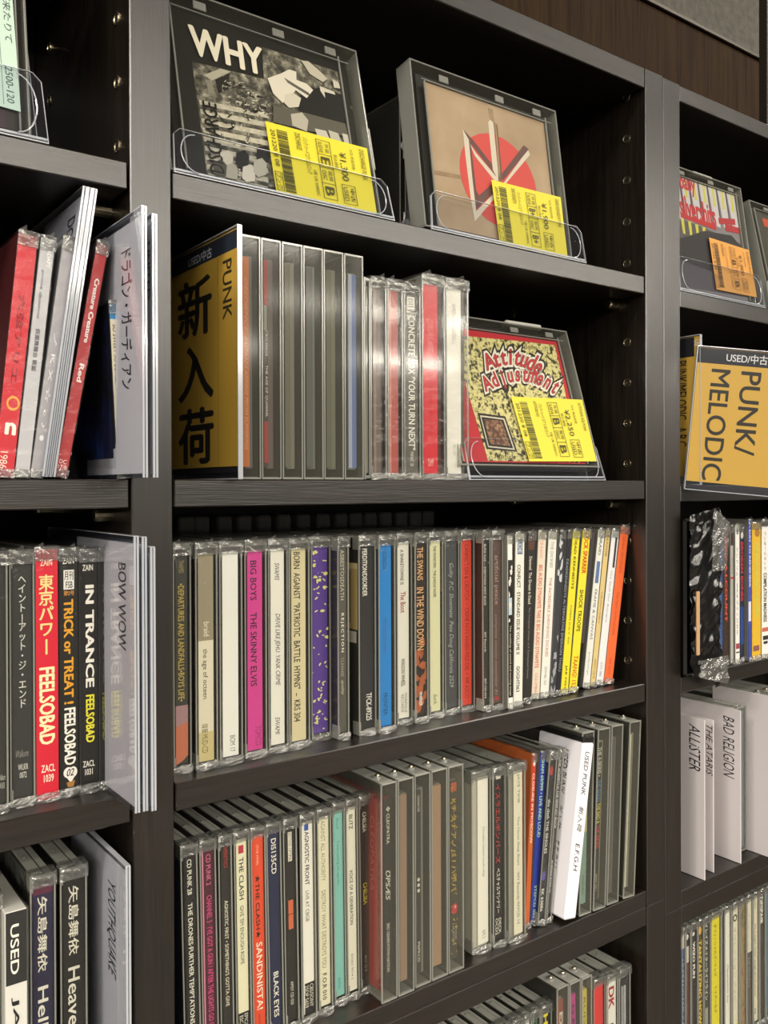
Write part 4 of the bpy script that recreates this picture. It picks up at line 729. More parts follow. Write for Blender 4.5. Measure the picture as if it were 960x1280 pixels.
# ------------------------------------------------------------------ display cases leaning in clear stands
def bil(q):
    A, B, C, D = [np.array(v, float) for v in q]           # TL, TR, BR, BL
    return lambda a, b: (A*(1-a)+B*a)*(1-b)+(D*(1-a)+C*a)*b
def price_label(t, quad, loc, col, price, g1, g2, title):
    """quad in case coordinates (x, z); loc(x, z, off) -> local point"""
    Q = bil(quad)
    P = lambda a, b, o: loc(*Q(a, b), o)
    mb = MB(); n = 8
    for i in range(n):
        a0, a1 = i/n, (i+1)/n
        mb.face([P(a0, 0, .0004), P(a1, 0, .0004), P(a1, 1, .0004), P(a0, 1, .0004)], col)
    link('price_label', mb.mesh('price_label', False), t)
    ink = '4a4820' if col != 'dc9c48' else '5c4420'
    r = random.Random(len(title)); es = []; b = .08
    while b < .95:
        h_ = r.choice((.006, .010, .016)); es.append(Rr(ink, .09, .19, b, b+h_)); b += h_+r.choice((.006, .010))
    es += [T_('201220 8 08', ink, .03, .07, .10, .62), ('o', ink, .01, .08, .70, .96, .006, .006), T_('プンク', ink, .02, .07, .72, .94, 'd'),
           T_(title, ink, .26, .31, .06, .30), T_('パンク ハードコア 2 CD ロック', ink, .33, .38, .10, .62), T_('1枚 UK HARDC', ink, .39, .43, .55, .92),
           ('o', ink, .46, .60, .07, .93, .006, .006), Rr(ink, .46, .60, .28, .287), Rr(ink, .46, .60, .47, .477), Rr(ink, .46, .60, .70, .707),
           T_('外装', ink, .54, .58, .11, .25), T_('SLEEVE', ink, .48, .52, .10, .26), T_(g1, ink, .485, .575, .32, .43, 'd', 'b'),
           T_('盤質', ink, .54, .58, .51, .66), T_('DISC', ink, .48, .52, .52, .66), T_(g2, ink, .485, .575, .75, .88, 'd', 'b'),
           T_(price, ink, .67, .75, .18, .60), T_('税込価格', ink, .62, .655, .24, .45), ('o', ink, .66, .80, .66, .94, .006, .006), T_('中古', ink, .74, .785, .70, .90, 'd', 'b'), T_('USED', ink, .675, .72, .70, .90),
           T_('2CD 新品同様', ink, .80, .83, .10, .40), T_(title+' PUNK', ink, .90, .95, .06, .52)]
    mb = MB(); elems(mb, lambda a, b, o: P(a, b, .00045+o*.6), es); link('label_print', mb.mesh('label_print', False), t)
def stand(label, X0, X1, Yf, Zs, lean, lip=.027, back=.085):
    t = thing('display_stand', label, 'stand', (X0, Yf, Zs+.0002)); w_ = X1-X0; s_, c_ = math.sin(lean), math.cos(lean)
    def slab(name, y0, L, th, m, me, r=.004):
        # leaning sheet, corners clipped, starting at (y0, 0)
        pts = [(0, 0), (w_, 0), (w_-L*.06, L-r), (w_-L*.06-r, L), (L*.06+r, L), (L*.06, L-r)]
        q = MB(); f = [(x, y0+z*s_, z*c_) for x, z in pts]; g = [(x, y+th, z) for x, y, z in f]
        q.face(f, m); q.face(g[::-1], m); o = link(name, q.mesh(name, False), t)
        q = MB()
        n = len(f); base = len(q.v)
        inner = [(x+(w_/2-x)*.008, y+.0, z*.985+.0006) for x, y, z in f]
        for i in range(n):
            j = (i+1) % n; q.face([f[i], f[j], g[j], g[i]], me); 
            q.face([f[i], f[j], inner[j], inner[i]], me)
        link('acrylic_rim', q.mesh('acrylic_rim', False), t)
    slab('front_lip', 0.0, lip, .0014, M_ACRYL, M_ACEDGE)
    slab('back_rest', .0165, back, .0015, M_ACRYL, M_ACEDGE)
    q = MB(); q.box(0, w_, .0012, .060, 0, .0016, M_ACRYL, .0004); q.box(0, w_, .0012, .0022, .0016, .0030, M_ACEDGE, .0003); link('base_plate', q.mesh('base_plate'), t)
    for x, sgn in ((.006, 1), (w_-.006, -1)):
        q = MB(); ring = []
        for k in range(13):
            a = -math.pi/2+math.pi*k/12; z = lip*(.5+.42*math.sin(a)); xx = x+sgn*.009*math.cos(a)*-1+sgn*.008
            ring.append((xx, -.0004+z*s_, z*c_))
        for k in range(12): q.cyl(ring[k], Vector(ring[k+1])-Vector(ring[k]), .00035, (Vector(ring[k+1])-Vector(ring[k])).length, M_ACEDGE, 5)
        o = link('moulded_arc', q.mesh('moulded_arc'), t)
    return t
def display(label, X0, X1, Y0, Zb, hgt, lean, cov, fill, es_fn, lab=None, tag=None, th=.0115, keeper=True):
    """case leaning back; cov = (left, right, bottom, top) margins of the cover card; es_fn(px, ab) builds the print"""
    t = thing('cd_display_case', label, 'cd', (X0, Y0, Zb), (-lean, 0, 0)); w_ = X1-X0
    up = np.array([0, math.sin(lean), math.cos(lean)]); nrm = np.array([0, -math.cos(lean), math.sin(lean)]); P0 = np.array([X0, Y0, Zb])
    def px(x, y):
        p = onplane(x, y, P0, nrm)-P0; return p[0], float(np.dot(p, up))
    l, r, bt, tp = cov; cw, chh = w_-l-r, hgt-bt-tp
    q = MB(); q.box(0, w_, 0, .0010, 0, hgt, M_CLEAR, .0004); q.box(0, w_, th-.001, th, 0, hgt, M_KEEP, .0004); link('front_lid', q.mesh('front_lid'), t)
    q = MB(); q.box(l*.6, w_-r*.5, .0042, th-.0015, bt*.6, hgt-tp*.5, '161616'); link('disc_tray', q.mesh('disc_tray'), t)
    q = MB(); e = .0012
    for a in ((0, w_, hgt-e, hgt), (0, w_, 0, e), (0, e, e, hgt-e), (w_-e, w_, e, hgt-e)): q.box(a[0], a[1], -.0003, th+.0002, a[2], a[3], M_EDGE, .0003)
    q.box(l-.0014, l-.0004, -.0002, .0008, bt, hgt-tp, M_EDGE); q.box(w_-r+.0006, w_-r+.0014, -.0002, .0008, bt, hgt-tp*.7, M_EDGE); q.box(l*.7, w_-r*.5, -.0002, .0006, hgt-tp+.0004, hgt-tp+.0010, M_EDGE)
    for k in (.18, .55, .82): q.box(w_*k, w_*k+.008, -.0002, .0010, hgt-tp*.75, hgt-tp*.35, M_EDGE, .0003)
    link('case_rim', q.mesh('case_rim'), t)
    q = MB(); q.box(l, w_-r, .0014, .0024, bt, hgt-tp, fill); link('cover_card', q.mesh('cover_card'), t)
    def ab(x, y):
        u, v = px(x, y); return ((u-l)/cw, 1-(v-bt)/chh)
    es = es_fn(ab); q = MB(); clip = lambda v: min(1, max(0, v))
    elems(q, lambda a, b, o: (l+cw*clip(a), .0013-o*.4, bt+chh*(1-clip(b))), es, .0001, .00001); link('cover_print', q.mesh('cover_print', False), t)
    if lab:
        quad = [px(*p) for p in lab[0]]
        price_label(t, quad, lambda x, z, o: (x, -.0002-o, z), *lab[1:])
    if tag:
        q = MB(); q.box(*tag, M_TAG, .0012); link('security_tag', q.mesh('security_tag'), t)
    return t
SH1 = SH[1][0]
# --- black case with bold white capitals
def why(ab):
    def A(x, y): return ab(x, y)
    TLw, BRw = A(235, 32), A(336, 92); q = []
    poly = lambda c, pts: ('p', c, [A(x, y) for x, y in pts])
    q.append(poly('@half', [(241, 75), (331, 97), (329, 57), (423, 88), (438, 179), (452, 262), (345, 233), (260, 216)]))
    for k in range(9):          # pale steps
        y = 123+k*11.5; q.append(poly('@step', [(250+k*1.4, y), (336, y+17), (337, y+23.5), (251+k*1.4, y+6)]))
    q.append(poly('b8b4a4', [(256, 92), (277, 84), (290, 88), (266, 99)])); q.append(poly('8c887a', [(258, 97), (266, 100), (270, 116), (262, 114)]))
    q.append(poly('1c1b17', [(270, 98), (288, 90), (286, 110), (274, 115)]))
    r = random.Random(11)
    for k in range(170):
        s_ = r.random(); cx, cy = 285+s_*50+r.uniform(-9, 9), 106+s_*32+r.uniform(-14, 16)
        if k > 90: cx, cy = 280+r.uniform(-6, 34), 150+r.uniform(-10, 36)
        if k > 120: cx, cy = r.uniform(268, 330), r.uniform(190, 222)
        if k > 145: cx, cy = r.uniform(372, 434), r.uniform(84, 172)
        L = r.uniform(2.5, 7.5); a = r.uniform(0, 6.28); wv = r.uniform(.8, 2.4)
        q.append(poly(r.choice(['12110e', '12110e', 'd4cfbf', 'a6a294', '3a3830']), [(cx, cy), (cx+L*math.cos(a), cy+L*math.sin(a)*.8), (cx+L*math.cos(a)-wv*math.sin(a), cy+L*math.sin(a)*.8+wv*math.cos(a)), (cx-wv, cy+wv)]))
    q.append(poly('100f0c', [(376, 118), (400, 108), (428, 118), (436, 162), (404, 152), (374, 140)]))
    q.append(poly('d8d2c2', [(335, 97), (352, 91), (362, 86), (371, 89), (371, 99), (384, 104), (392, 112), (384, 122), (370, 112), (366, 118), (354, 128), (342, 116)]))
    q.append(poly('ccc6b4', [(356, 118), (366, 115), (377, 122), (374, 133), (362, 134), (356, 128)]))
    for k in range(12):
        x, y = 356+k*2.6, 97+k*1.6; q.append(poly('2a2822', [(x, y), (x+5, y+7), (x+5.8, y+6.4), (x+.9, y-.4)]))
    q.append(poly('bcb6a4', [(377, 75), (386, 76), (400, 88), (410, 98), (404, 102), (388, 92)])); q.append(poly('ccc6b6', [(400, 107), (418, 114), (420, 118), (406, 114), (407, 122), (401, 113)]))
    q.append(poly('c4beae', [(416, 98), (424, 103), (426, 110), (418, 109)]))
    q.append(poly('5a574c', [(342, 131), (388, 142), (432, 154), (436, 170), (390, 164), (342, 152)])); q.append(poly('b4af9f', [(364, 142), (378, 140), (386, 150), (384, 164), (366, 156)]))
    q.append(poly('c4c0b0', [(394, 160), (408, 163), (414, 176), (398, 172)])); q.append(poly('bab6a6', [(411, 162), (423, 166), (428, 178), (414, 174)])); q.append(poly('c2beae', [(428, 166), (435, 168), (438, 179), (431, 178)]))
    for (x, y, c) in ((284, 196, 'c8c2b2'), (304, 196, '14130f'), (290, 212, 'a8a496'), (330, 190, '1a1914'), (312, 214, 'd0cabc'), (276, 208, '4c4a40'), (326, 206, 'b4b0a0')):
        q.append(poly(c, [(x-8, y-6), (x+2, y-9), (x+8, y-2), (x+7, y+12), (x-3, y+15), (x-9, y+8)]))
    q.append(('t', 'WHY', 'e4ddc8', TLw[0], BRw[0]-.02, TLw[1]-.015, TLw[1]+.175, 'h', 'B'))
    D0, D1 = A(262, 215), A(252, 124)
    q.append(('t', 'DISCHARGE', '14120e', D0[0]+.005, D0[0]+.085, D1[1], D0[1]-.01, 'u', 'b'))
    return q
stand('clear acrylic display stand under the black and white disc display', .1885, .3340, .0005, SH1, math.radians(13.4))
display('black display case with bold white capitals over a black and white photograph', .1872, .3256, .0030, SH1+.0020, .1165, math.radians(13.4),
        (.011, .0165, .003, .013), '151513', why, ([(331, 152), (458, 186), (470.5, 269), (345, 241)], 'e0d236', '¥1,300', 'E', 'B', 'DISCHARGE'),
        (.1380, .1445, .005, .008, .036, .066))
# --- kraft paper case with a red disc
def dk(ab):
    o = lambda x, y: (560+x/5.819, 110+y/5.819)
    poly = lambda c, pts: ('p', c, [ab(*o(x, y)) for x, y in pts]); q = []
    cx, cy = ab(*o(375, 660)); 
    e1, e2 = ab(*o(92, 560)), ab(*o(655, 760)); rx = (e2[0]-e1[0])/2; tpp = ab(*o(290, 315)); bt_ = ab(*o(400, 1010)); ry = (bt_[1]-tpp[1])/2
    q.append(poly('@crease', [(-95, 590), (420, 690), (420, 715), (-95, 620)])); q.append(poly('@crease', [(300, 140), (335, 150), (350, 260), (325, 250)]))
    q.append(('c', 'e0504c', (e1[0]+e2[0])/2, (tpp[1]+bt_[1])/2, rx, ry))
    Wt, Dk = 'e6dccb', '6e4a48'
    q.append(poly(Dk, [(115, 290), (190, 370), (400, 640), (385, 672), (175, 400), (215, 740), (235, 775), (330, 690), (340, 760), (215, 880), (160, 560)]))
    q.append(poly('e0504c', [(212, 520), (300, 650), (310, 700), (236, 768)]))
    q.append(poly(Wt, [(115, 290), (160, 370), (185, 640), (215, 900), (205, 965), (175, 800), (140, 520)]))
    q.append(poly(Wt, [(168, 400), (215, 470), (385, 668), (350, 672), (205, 490)]))
    q.append(poly(Wt, [(205, 965), (215, 890), (400, 705), (590, 440), (605, 480), (430, 690), (345, 800)]))
    q.append(poly(Dk, [(395, 625), (560, 410), (597, 440), (405, 672)]))
    q.append(poly(Wt, [(300, 240), (320, 225), (338, 250), (372, 590), (375, 665), (335, 590)])); q.append(poly('7a5a48', [(345, 245), (368, 262), (402, 610), (398, 680), (375, 665), (372, 590)]))
    q.append(poly('b09474', [(350, 250), (358, 255), (388, 600), (384, 650), (376, 600)]))
    return q
stand('clear acrylic display stand under the kraft paper disc display', .3640, .5125, .0003, SH1, math.radians(8))
display('display case with a brown kraft paper cover, red disc and white angular lettering mark', .3600, .4998, .0028, SH1+.0020, .1155, math.radians(8),
        (.0125, .0135, .003, .0125), '@kraft', dk, ([(613.5, 225), (700, 247), (709, 323), (624, 304)], 'e0d236', '¥1,900', 'B+', 'B+', 'DEAD KENNEDYS'),
        (.1392, .1430, .005, .009, .035, .060), th=.0145)
# edge-on clear case between them
xa, xb = at(499.5, 118, 1, .040)[0], at(511, 118, 1, .040)[0]
t = thing('cd_keeper_case', 'clear keeper case standing edge-on between the two top display cases', 'cd', (xa, .040, SH1+.0003))
K = at(499.5, 118, 1, .040)[2]-SH1; q = MB(); q.box(0, .0011, 0, .12, 0, K, M_KEEP, .0004); q.box(xb-xa-.001, xb-xa, 0, .12, 0, K, M_KEEP, .0004); q.box(.001, xb-xa-.001, 0, .12, K-.001, K, M_KEEP); q.box(.001, xb-xa-.001, 0, .12, 0, .001, M_KEEP)
q.box(-.0002, .0004, -.0004, .0004, 0, K, M_EDGE); q.box(.0045, .0050, -.0004, .0004, 0, K*.85, M_EDGE); q.box(.001, xb-xa-.001, .0012, .12, .001, K-.001, '0e0d0c'); link('keeper_shell', q.mesh('keeper_shell'), t)
for z in (.004, K-.044):
    q = MB(); q.box(.0022, .0044, -.0016, 0, z, z+.018, M_EDGE, .0005); q.cyl((.0047, -.0006, z+.009), (0, -1, 0), .0042, .0010, M_ACEDGE, 16); link('clasp', q.mesh('clasp'), t)

# --- collage cover on shelf 2
def att(ab):
    o = lambda x, y: (580+x/5.053, 390+y/5.053)
    poly = lambda c, pts: ('p', c, [ab(*o(x, y)) for x, y in pts]); q = []
    q.append(poly('@flyer', [(-60, 130), (580, 205), (740, 900), (810, 950), (160, 945), (150, 900), (-20, 330)]))
    q.append(poly('c42434', [(-30, 116), (600, 180), (606, 204), (-30, 142)])); q.append(poly('c42434', [(580, 190), (608, 190), (775, 950), (740, 950)])); q.append(poly('c42434', [(-30, 300), (20, 520), (150, 960), (118, 965), (-30, 800)]))
    q.append(poly('c42434', [(110, 935), (700, 945), (700, 965), (118, 965)]))
    def word(s, path, hh, fl):
        # letters along an arc, each one placed on the cover
        n = len(s)
        outl = []
        for i, ch in enumerate(s):
            f = i/(n-1); x0, y0 = path(f); x1, y1 = path(min(1, f+.01)) if f < .99 else path(f); xm, ym = path(max(0, f-.01))
            a = math.atan2(y1-ym, x1-xm); outl.append((ch, x0, y0, a))
        for layer, (col, fl2, k) in enumerate((('1e1a16', 'P', 1.0), ('efeae0', 'O', 1.0), ('8a1a20', 'B', 1.0), ('c8303a', '', 1.0))):
            for ch, x0, y0, a in outl:
                v, f = text_mesh(ch, fl2)
                if not len(v): continue
                vv = text_mesh(ch, '')[0]; ctr = (vv.min(0)+vv.max(0))/2; 
                pts = []
                for p in v:
                    dx, dy = (p[0]-ctr[0])*hh*(.58 if len(s) > 8 else .66), -(p[1]-.35)*hh
                    pts.append((x0+dx*math.cos(a)-dy*math.sin(a), y0+dx*math.sin(a)+dy*math.cos(a)))
                for fc in f: q.append(('L', layer, col, [ab(*o(*pts[j])) for j in fc]))
    word('Attitude', lambda f: (165+f*318, 300-70*math.sin(math.pi*(f*.78+.08))+45*f+22), 150, '')
    word('Adjustment', lambda f: (150+f*440, 465-120*math.sin(math.pi*(f*.74+.06))+70*f), 138, '')
    q.append(poly('1c1814', [(92, 632), (268, 655), (345, 880), (150, 862)])); q.append(poly('ded6c4', [(108, 648), (262, 668), (330, 868), (160, 850)])); q.append(poly('1c1814', [(116, 658), (256, 676), (318, 858), (164, 842)]))
    q.append(poly('@red', [(135, 672), (245, 684), (300, 842), (172, 830)]))
    T1, T2 = ab(*o(340, 190)), ab(*o(455, 250)); q.append(T_('Poison', '3c381c', T1[0], T2[0], T1[1], T2[1]-.02, 'h', ''))
    T1, T2 = ab(*o(190, 890)), ab(*o(340, 935)); q.append(T_('Attitude', '24201a', T1[0], T2[0], T1[1], T2[1]-.01, 'h', 'i'))
    return q
def fix_layers(fn):
    def g(ab):
        flat = [e for e in fn(ab)]; base = [e for e in flat if e[0] != 'L']; L = [e for e in flat if e[0] == 'L']
        return base, L
    return g
_el = elems
def elems(mb, P, es, base=0.00012, step=0.000014):
    if isinstance(es, tuple):
        b, L = es; _el(mb, P, b, base, step)
        for e in L: mb.face([P(a, c, base+step*(len(b)+1+e[1]*1.5)) for a, c in e[3]], e[2])
    else: _el(mb, P, es, base, step)
stand('clear acrylic display stand on the second shelf of the middle bay', .3960, .5340, .0003, SH[2][0], math.radians(17), .030)
display('tilted display case with red border and yellow-black collage cover, on the second shelf', .3905, .5303, .0030, SH[2][0]+.0100, .1130, math.radians(17),
        (.004, .0135, .003, .0100), 'c02636', fix_layers(att), ([(638, 496), (727, 500), (745, 577), (661, 577)], 'dcd040', '¥2,250', 'B', 'B', 'ATTITUDE ADJ'),
        (.078, .116, .003, .010, .1125, .1175))
# --- right bay top display
def baby(ab):
    o = lambda x, y: (845+x/6.739, 190+y/6.739)
    poly = lambda c, pts: ('p', c, [ab(*o(x, y)) for x, y in pts]); q = []
    q.append(poly('5a5660', [(-200, 480), (240, 630), (560, 770), (600, 830), (700, 1240), (-200, 1100)]))
    for k in range(9):
        x = -120+k*78; y = 95+k*26
        q.append(poly('d8d4dc', [(x, y), (x+64, y+20), (x+118, y+460-k*10), (x+66, y+440-k*10)])); q.append(poly('4a4654', [(x+64, y+20), (x+74, y+22), (x+118, y+330), (x+108, y+330)]))
        q.append(poly('dcd850', [(x+38, y+66), (x+56, y+70), (x+74, y+230), (x+56, y+225)]))
    for k in range(5): q.append(poly('dcd850', [(k*60-10, 530+k*24), (k*60+16, 536+k*24), (k*60+30, 660+k*26), (k*60+10, 655+k*26)]))
    q.append(poly('2a2830', [(0, 740), (250, 660), (480, 700), (560, 800), (300, 1000), (40, 900)]))
    T1, T2 = ab(*o(30, 165)), ab(*o(183, 385)); q.append(T_('baby', 'cc2430', T1[0], T2[0], T1[1], T2[1], 'h', 'B'))
    T1, T2 = ab(*o(25, 345)), ab(*o(355, 630)); q.append(T_('silvershits', 'cc2430', T1[0], T2[0], T1[1], T2[1], 'h', 'B'))
    q.append(poly('c82834', [(50, 510), (350, 610), (350, 655), (50, 545)])); q.append(poly('c02c38', [(365, 550), (505, 560), (512, 612), (372, 600)])); q.append(poly('c02c38', [(420, 600), (540, 635), (546, 685), (430, 660)]))
    return q
stand('clear acrylic display stand at the top of the right bay, left one', .6280, .7560, .0003, SH1-.0050, math.radians(8), .030)
display('display case with red lettering over grey strips and an orange price label, right bay', .6300, .7453, .0030, SH1-.0030, .1110, math.radians(8),
        (.004, .0100, .003, .0090), '8c8890', baby, ([(885.5, 297), (935.5, 313), (945.5, 372), (895, 362)], 'dc9c48', '¥1,000', 'B', 'B', 'SILVERSHITS'),
        (.048, .077, .003, .010, .1105, .1150))
stand('clear acrylic display stand at the top of the right bay, right one', .7640, .905, .0003, SH1-.0050, math.radians(8), .030)
display('dark display case with an orange-red patch, cut by the right edge of the photograph', .7700, .9080, .0030, SH1-.0030, .1085, math.radians(12),
        (.008, .0120, .003, .0080), '3a3c34', lambda ab: [('p', 'd84c28', [ab(954, 272), ab(990, 280), ab(990, 292), ab(957, 282)])])
# --- left bay mint labelled display
def mint(ab):
    return [('p', '4a3640', [ab(-90, -60), ab(6, -60), ab(8, 180), ab(-90, 180)]), ('p', 'd6c6a4', [ab(6, -60), ab(18, -60), ab(19, 40), ab(7, 40)]), ('p', '2a2826', [ab(18, -60), ab(36, -60), ab(38, 170), ab(20, 170)])]
stand('clear acrylic display stand at the top of the left bay', -.005, .1245, .0003, SH1, math.radians(8), .0350)
tt = display('display case with a pale mint price label in the top left corner', -.010, .1172, .0030, SH1+.0020, .1165, math.radians(8),
        (.008, .0060, .003, .0090), '3a3230', mint)
q = MB(); lq = bil([(.080, .094), (.1205, .0875), (.1225, .012), (.080, .014)]); P_ = lambda a, b, o: (lq(a, b)[0], -.0006-o, lq(a, b)[1])
q.face([P_(0, 0, 0), P_(1, 0, 0), P_(1, 1, 0), P_(0, 1, 0)], 'c4dccc'); link('price_label', q.mesh('price_label', False), tt)
q = MB(); elems(q, lambda a, b, o: P_(a, b, o*.7), [Rr('5c7068', .82, .825, .06, .98), T_('ARTIST', '4c5c54', .68, .76, .04, .22), T_('聖飢魔II', '3c4844', .42, .58, .02, .38, 'd', 'b'), T_('悪魔が来たりて', '4c5c54', .88, .97, .05, .55), T_('2500-120', '4c5c54', .86, .94, .72, .96), Rr('5c7068', 0, .82, .52, .525)]); link('label_print', q.mesh('label_print', False), tt)

# ------------------------------------------------------------------ left bay, shelf 2: leaning wrapped discs
GA1 = 'leaning and standing discs on the second shelf of the left bay'
def leaner(label, xb0, xb1, xt0, yt, cover, es, style='sleeve', Y=.004, **kw):
    Xa, Xb = at(xb0, 598, 1, Y)[0], at(xb1, 598, 1, Y)[0]; pt = at(xt0, yt, 1, Y)
    ln = math.atan2(pt[0]-Xa, pt[2]-SH[2][0]); hh = math.hypot(pt[0]-Xa, pt[2]-SH[2][0])
    return disc(style, label, GA1, Xa, Y, SH[2][0], (Xb-Xa)*math.cos(ln)-.0003, ln, h=hh-.001, cover=cover, body=kw.pop('body', '8e8e92'), es=es, **kw)
leaner('scarlet leaning spine cut by the left edge, with a round orange emblem low down', -8, 17.5, 24, 290, 'c82c38', [T_('六弦アリエ', '8c1a24', .3, .7, .25, .62, 'd', 'B'), ('c', 'e0a040', .6, .70, .36, .03), ('c', 'c82c38', .6, .70, .26, .02), T_('n', 'f4ecdc', .3, .9, .78, .83, 'h', 'B'), T_('1986', 'f0d8c8', .2, .6, .9, .97)], body='4c181c')
leaner('white-silver leaning spine with thin script, right of the scarlet one', 18, 37, 52, 296, 'bcbcc0', [T_('ADAPT', 'e8e8ea', .55, .85, .04, .12, 'd', 'B'), T_('prima dynamis', '3a3a40', .2, .5, .13, .34, 'd', 'i'), T_('仮面舞踏会 歌謡', '3a3a3e', .3, .65, .38, .56, 'd', 'b')])
leaner('silver leaning spine with pale lettering, touching the leaning divider cards', 37.5, 53, 80, 297, 'a2a0a6', [T_('ノ K X ☆ c ♪', 'e4e2e8', .3, .75, .4, .8, 'd', ''), ('c', 'dcdce0', .5, .84, .2, .012)])
leaner('brick red leaning spine with bold white title words, right of the leaning cards', 68, 84, 122, 303, 'b43c40', [T_('Creature Creature', 'f0e8e4', .35, .8, .15, .43, 'd', 'B'), T_('Red', 'f0e8e4', .35, .8, .52, .60, 'd', 'B'), T_('DC\n17/B', 'f0e4e0', .1, .9, .93, .97, 'h')], body='3c1c1e')
Xa = at(146.5, 598, 1, .004)[0]
disc('sleeve', 'small disc with a narrow cream spine and dark navy cover', GA1, Xa, .004, SH[2][0], at(155, 598, 1, .004)[0]-Xa, -.045, h=.0895, cover='12121c', body='12121c',
     es=[Rr('e4dcc4', 0, 1, 0, 1), Rr('3c8cc8', 0, 1, .0, .09), T_('SO SWEET SO LONELY DEAD END', '3c382c', .25, .75, .12, .66, 'd', 'b'), T_('8100-133', '3c382c', .3, .7, .82, .95)],
     leftside=[Rr('@navy', 0, 1, -.0, 1)] if False else [('p', '@navy', [(.02, .27), (1, .27), (1, .99), (.02, .99)])])

# ------------------------------------------------------------------ right bay, shelf 3: bag and discs
GC2 = 'upright discs on the third shelf of the right bay'
ZC3 = ZZ(-.1690)
C2 = [
 ('sleeve', 897, 903.5, 0, 9, 'dark blue spined disc just right of the black plastic bag', dict(cover='2c4270', h=.1235, es=[T_('UNDEROATH THEY ARE ONLY CHASING', '5a7ab0', .2, .8, .1, .9)])),
 ('sleeve', 904, 910.5, 0, 9, 'dark brown spined disc with red letters on the third shelf of the right bay', dict(cover='3a2822', h=.122, es=[Rr('d04040', .3, .9, .01, .03), T_('CKY A.I.COUNT', 'd8503c', .3, .8, .08, .7, 'd', 'B')])),
 ('sleeve', 911, 916.5, 0, 7, 'pale grey spined disc with a short red bar at mid height', dict(cover='b4b2ac', h=.122, es=[Rr('3a2c28', 0, .9, 0, .14), Rr('c83c38', 0, 1, .37, .385), T_('ANTI', '8a8a84', .3, .7, .22, .34)])),
 ('sleeve', 917, 924.5, 0, 5, 'white spined disc with black katakana on the third shelf of the right bay', dict(cover='eeece8', h=.123, es=[('c', '8a8a86', .5, .05, .3, .02), T_('アンドリューWKオブフィジカル', '2c2c2c', .25, .6, .16, .80, 'd', 'b'), Rr('a04050', .05, .95, .86, .90), Rr('4a4a4a', .05, .95, .92, .93)])),
 ('sleeve', 925, 930, 0, 8, 'dark spined disc with stacked red letters beside the lilac-blue one', dict(cover='2c3044', h=.122, es=[('c', 'dcd8cc', .5, .07, .4, .025), T_('BROKEN BONES', 'c83840', .1, .85, .12, .56, 'd', 'B'), Rr('2c4a94', 0, 1, .6, .88)])),
 ('sleeve', 931, 939, 0, 4, 'lilac-blue spined disc with white capitals and a pale block', dict(cover='4c54a8', h=.127, es=[T_('A DAY TO REMEMBER', 'f0f0f4', .35, .8, .02, .48, 'd', 'B'), Rr('dcdce6', 0, 1, .58, .72), Rr('3c4c98', 0, 1, .74, 1)])),
 ('sleeve', 940, 951, 0, 4, 'golden yellow spined disc on the third shelf of the right bay', dict(cover='e0b430', h=.124, es=[T_('NEW FOUND GLORY', 'b8d060', .35, .75, .15, .7, 'd', 'b'), ('c', 'a8782c', .6, .07, .3, .03), Rr('8c5a50', .1, .8, .90, .94)])),
 ('sleeve', 952, 961, 0, 3, 'white spined disc with vertical katakana cut by the right edge', dict(cover='efeeea', h=.126, es=[Rr('24242a', 0, 1, 0, .04), T_('アンダーブラック', '2c2c2c', .3, .6, .08, .36), T_('COMPILATION MADNESS', '3c3c3c', .2, .7, .38, .74, 'd', 'B'), Rr('c86858', 0, 1, .78, .81), Rr('2c2c2c', .1, .9, .84, .87), Rr('2c2c2c', .2, .8, .88, .9)])),
]
row(C2, GC2, ZC3, 740, 830)
xa, xb = P2R+.0008, at(896, 850, 1, -.004)[0]
t = thing('plastic_bag', 'crumpled glossy black plastic bag standing at the left of the right bay', 'bag', (xa, -.004, ZC3)); wb = xb-xa-.0015
r = random.Random(5); q = MB(); hb = .1405
def bagp(u, v, d):
    # front sheet: crumpled, foot drawn to a point that hangs over the shelf edge
    x = wb*u; z = hb*v; z += -.012*max(0, 1-v*8)*math.exp(-((u-.85)/.22)**2); z -= .012*max(0, v*6-5)*(1-u)*.6
    c = .0010*math.sin(9*u+5*math.sin(6*v)+1)+.0012*math.sin(23*v+4*u+2*math.sin(7*u))+.0008*math.sin(40*v-16*u)
    return (min(wb, max(0, x+d*.1)), -.0030-abs(c)*1.3-abs(d)-.004*math.sin(math.pi*u)*math.sin(math.pi*min(1, v*1.1)), z)
noise_grid(q, bagp, 14, 44, lambda u, v: .00045, M_BAG, r)
me = q.mesh('front_film', False); me.polygons.foreach_set('use_smooth', [True]*len(me.polygons)); link('front_film', me, t)
q = MB(); q.box(.0004, wb-.0004, .0005, .110, .001, hb*.93, M_BAG, .002); link('bag_body', q.mesh('bag_body'), t)
q = MB(); noise_grid(q, lambda u, v, d: (wb*(.50+.52*u), -.0090-abs(d)-.003*v, hb*(.62+.37*v)-.012*u*v), 5, 9, .0018, M_FOLD, r); link('clear_fold', q.mesh('clear_fold', False), t)
q = MB(); noise_grid(q, lambda u, v, d: (wb*(.05+.93*u), -.0085-abs(d)-.002, hb*(.015+.10*v)-.010*u*(1-v)), 7, 5, .0030, M_FOLD, r); link('clear_fold', q.mesh('clear_fold', False), t)
q = MB(); q.box(.0008, .0045, -.0105, -.0085, .020, .072, M_COPPER, .0006); link('tan_strip', q.mesh('tan_strip'), t)

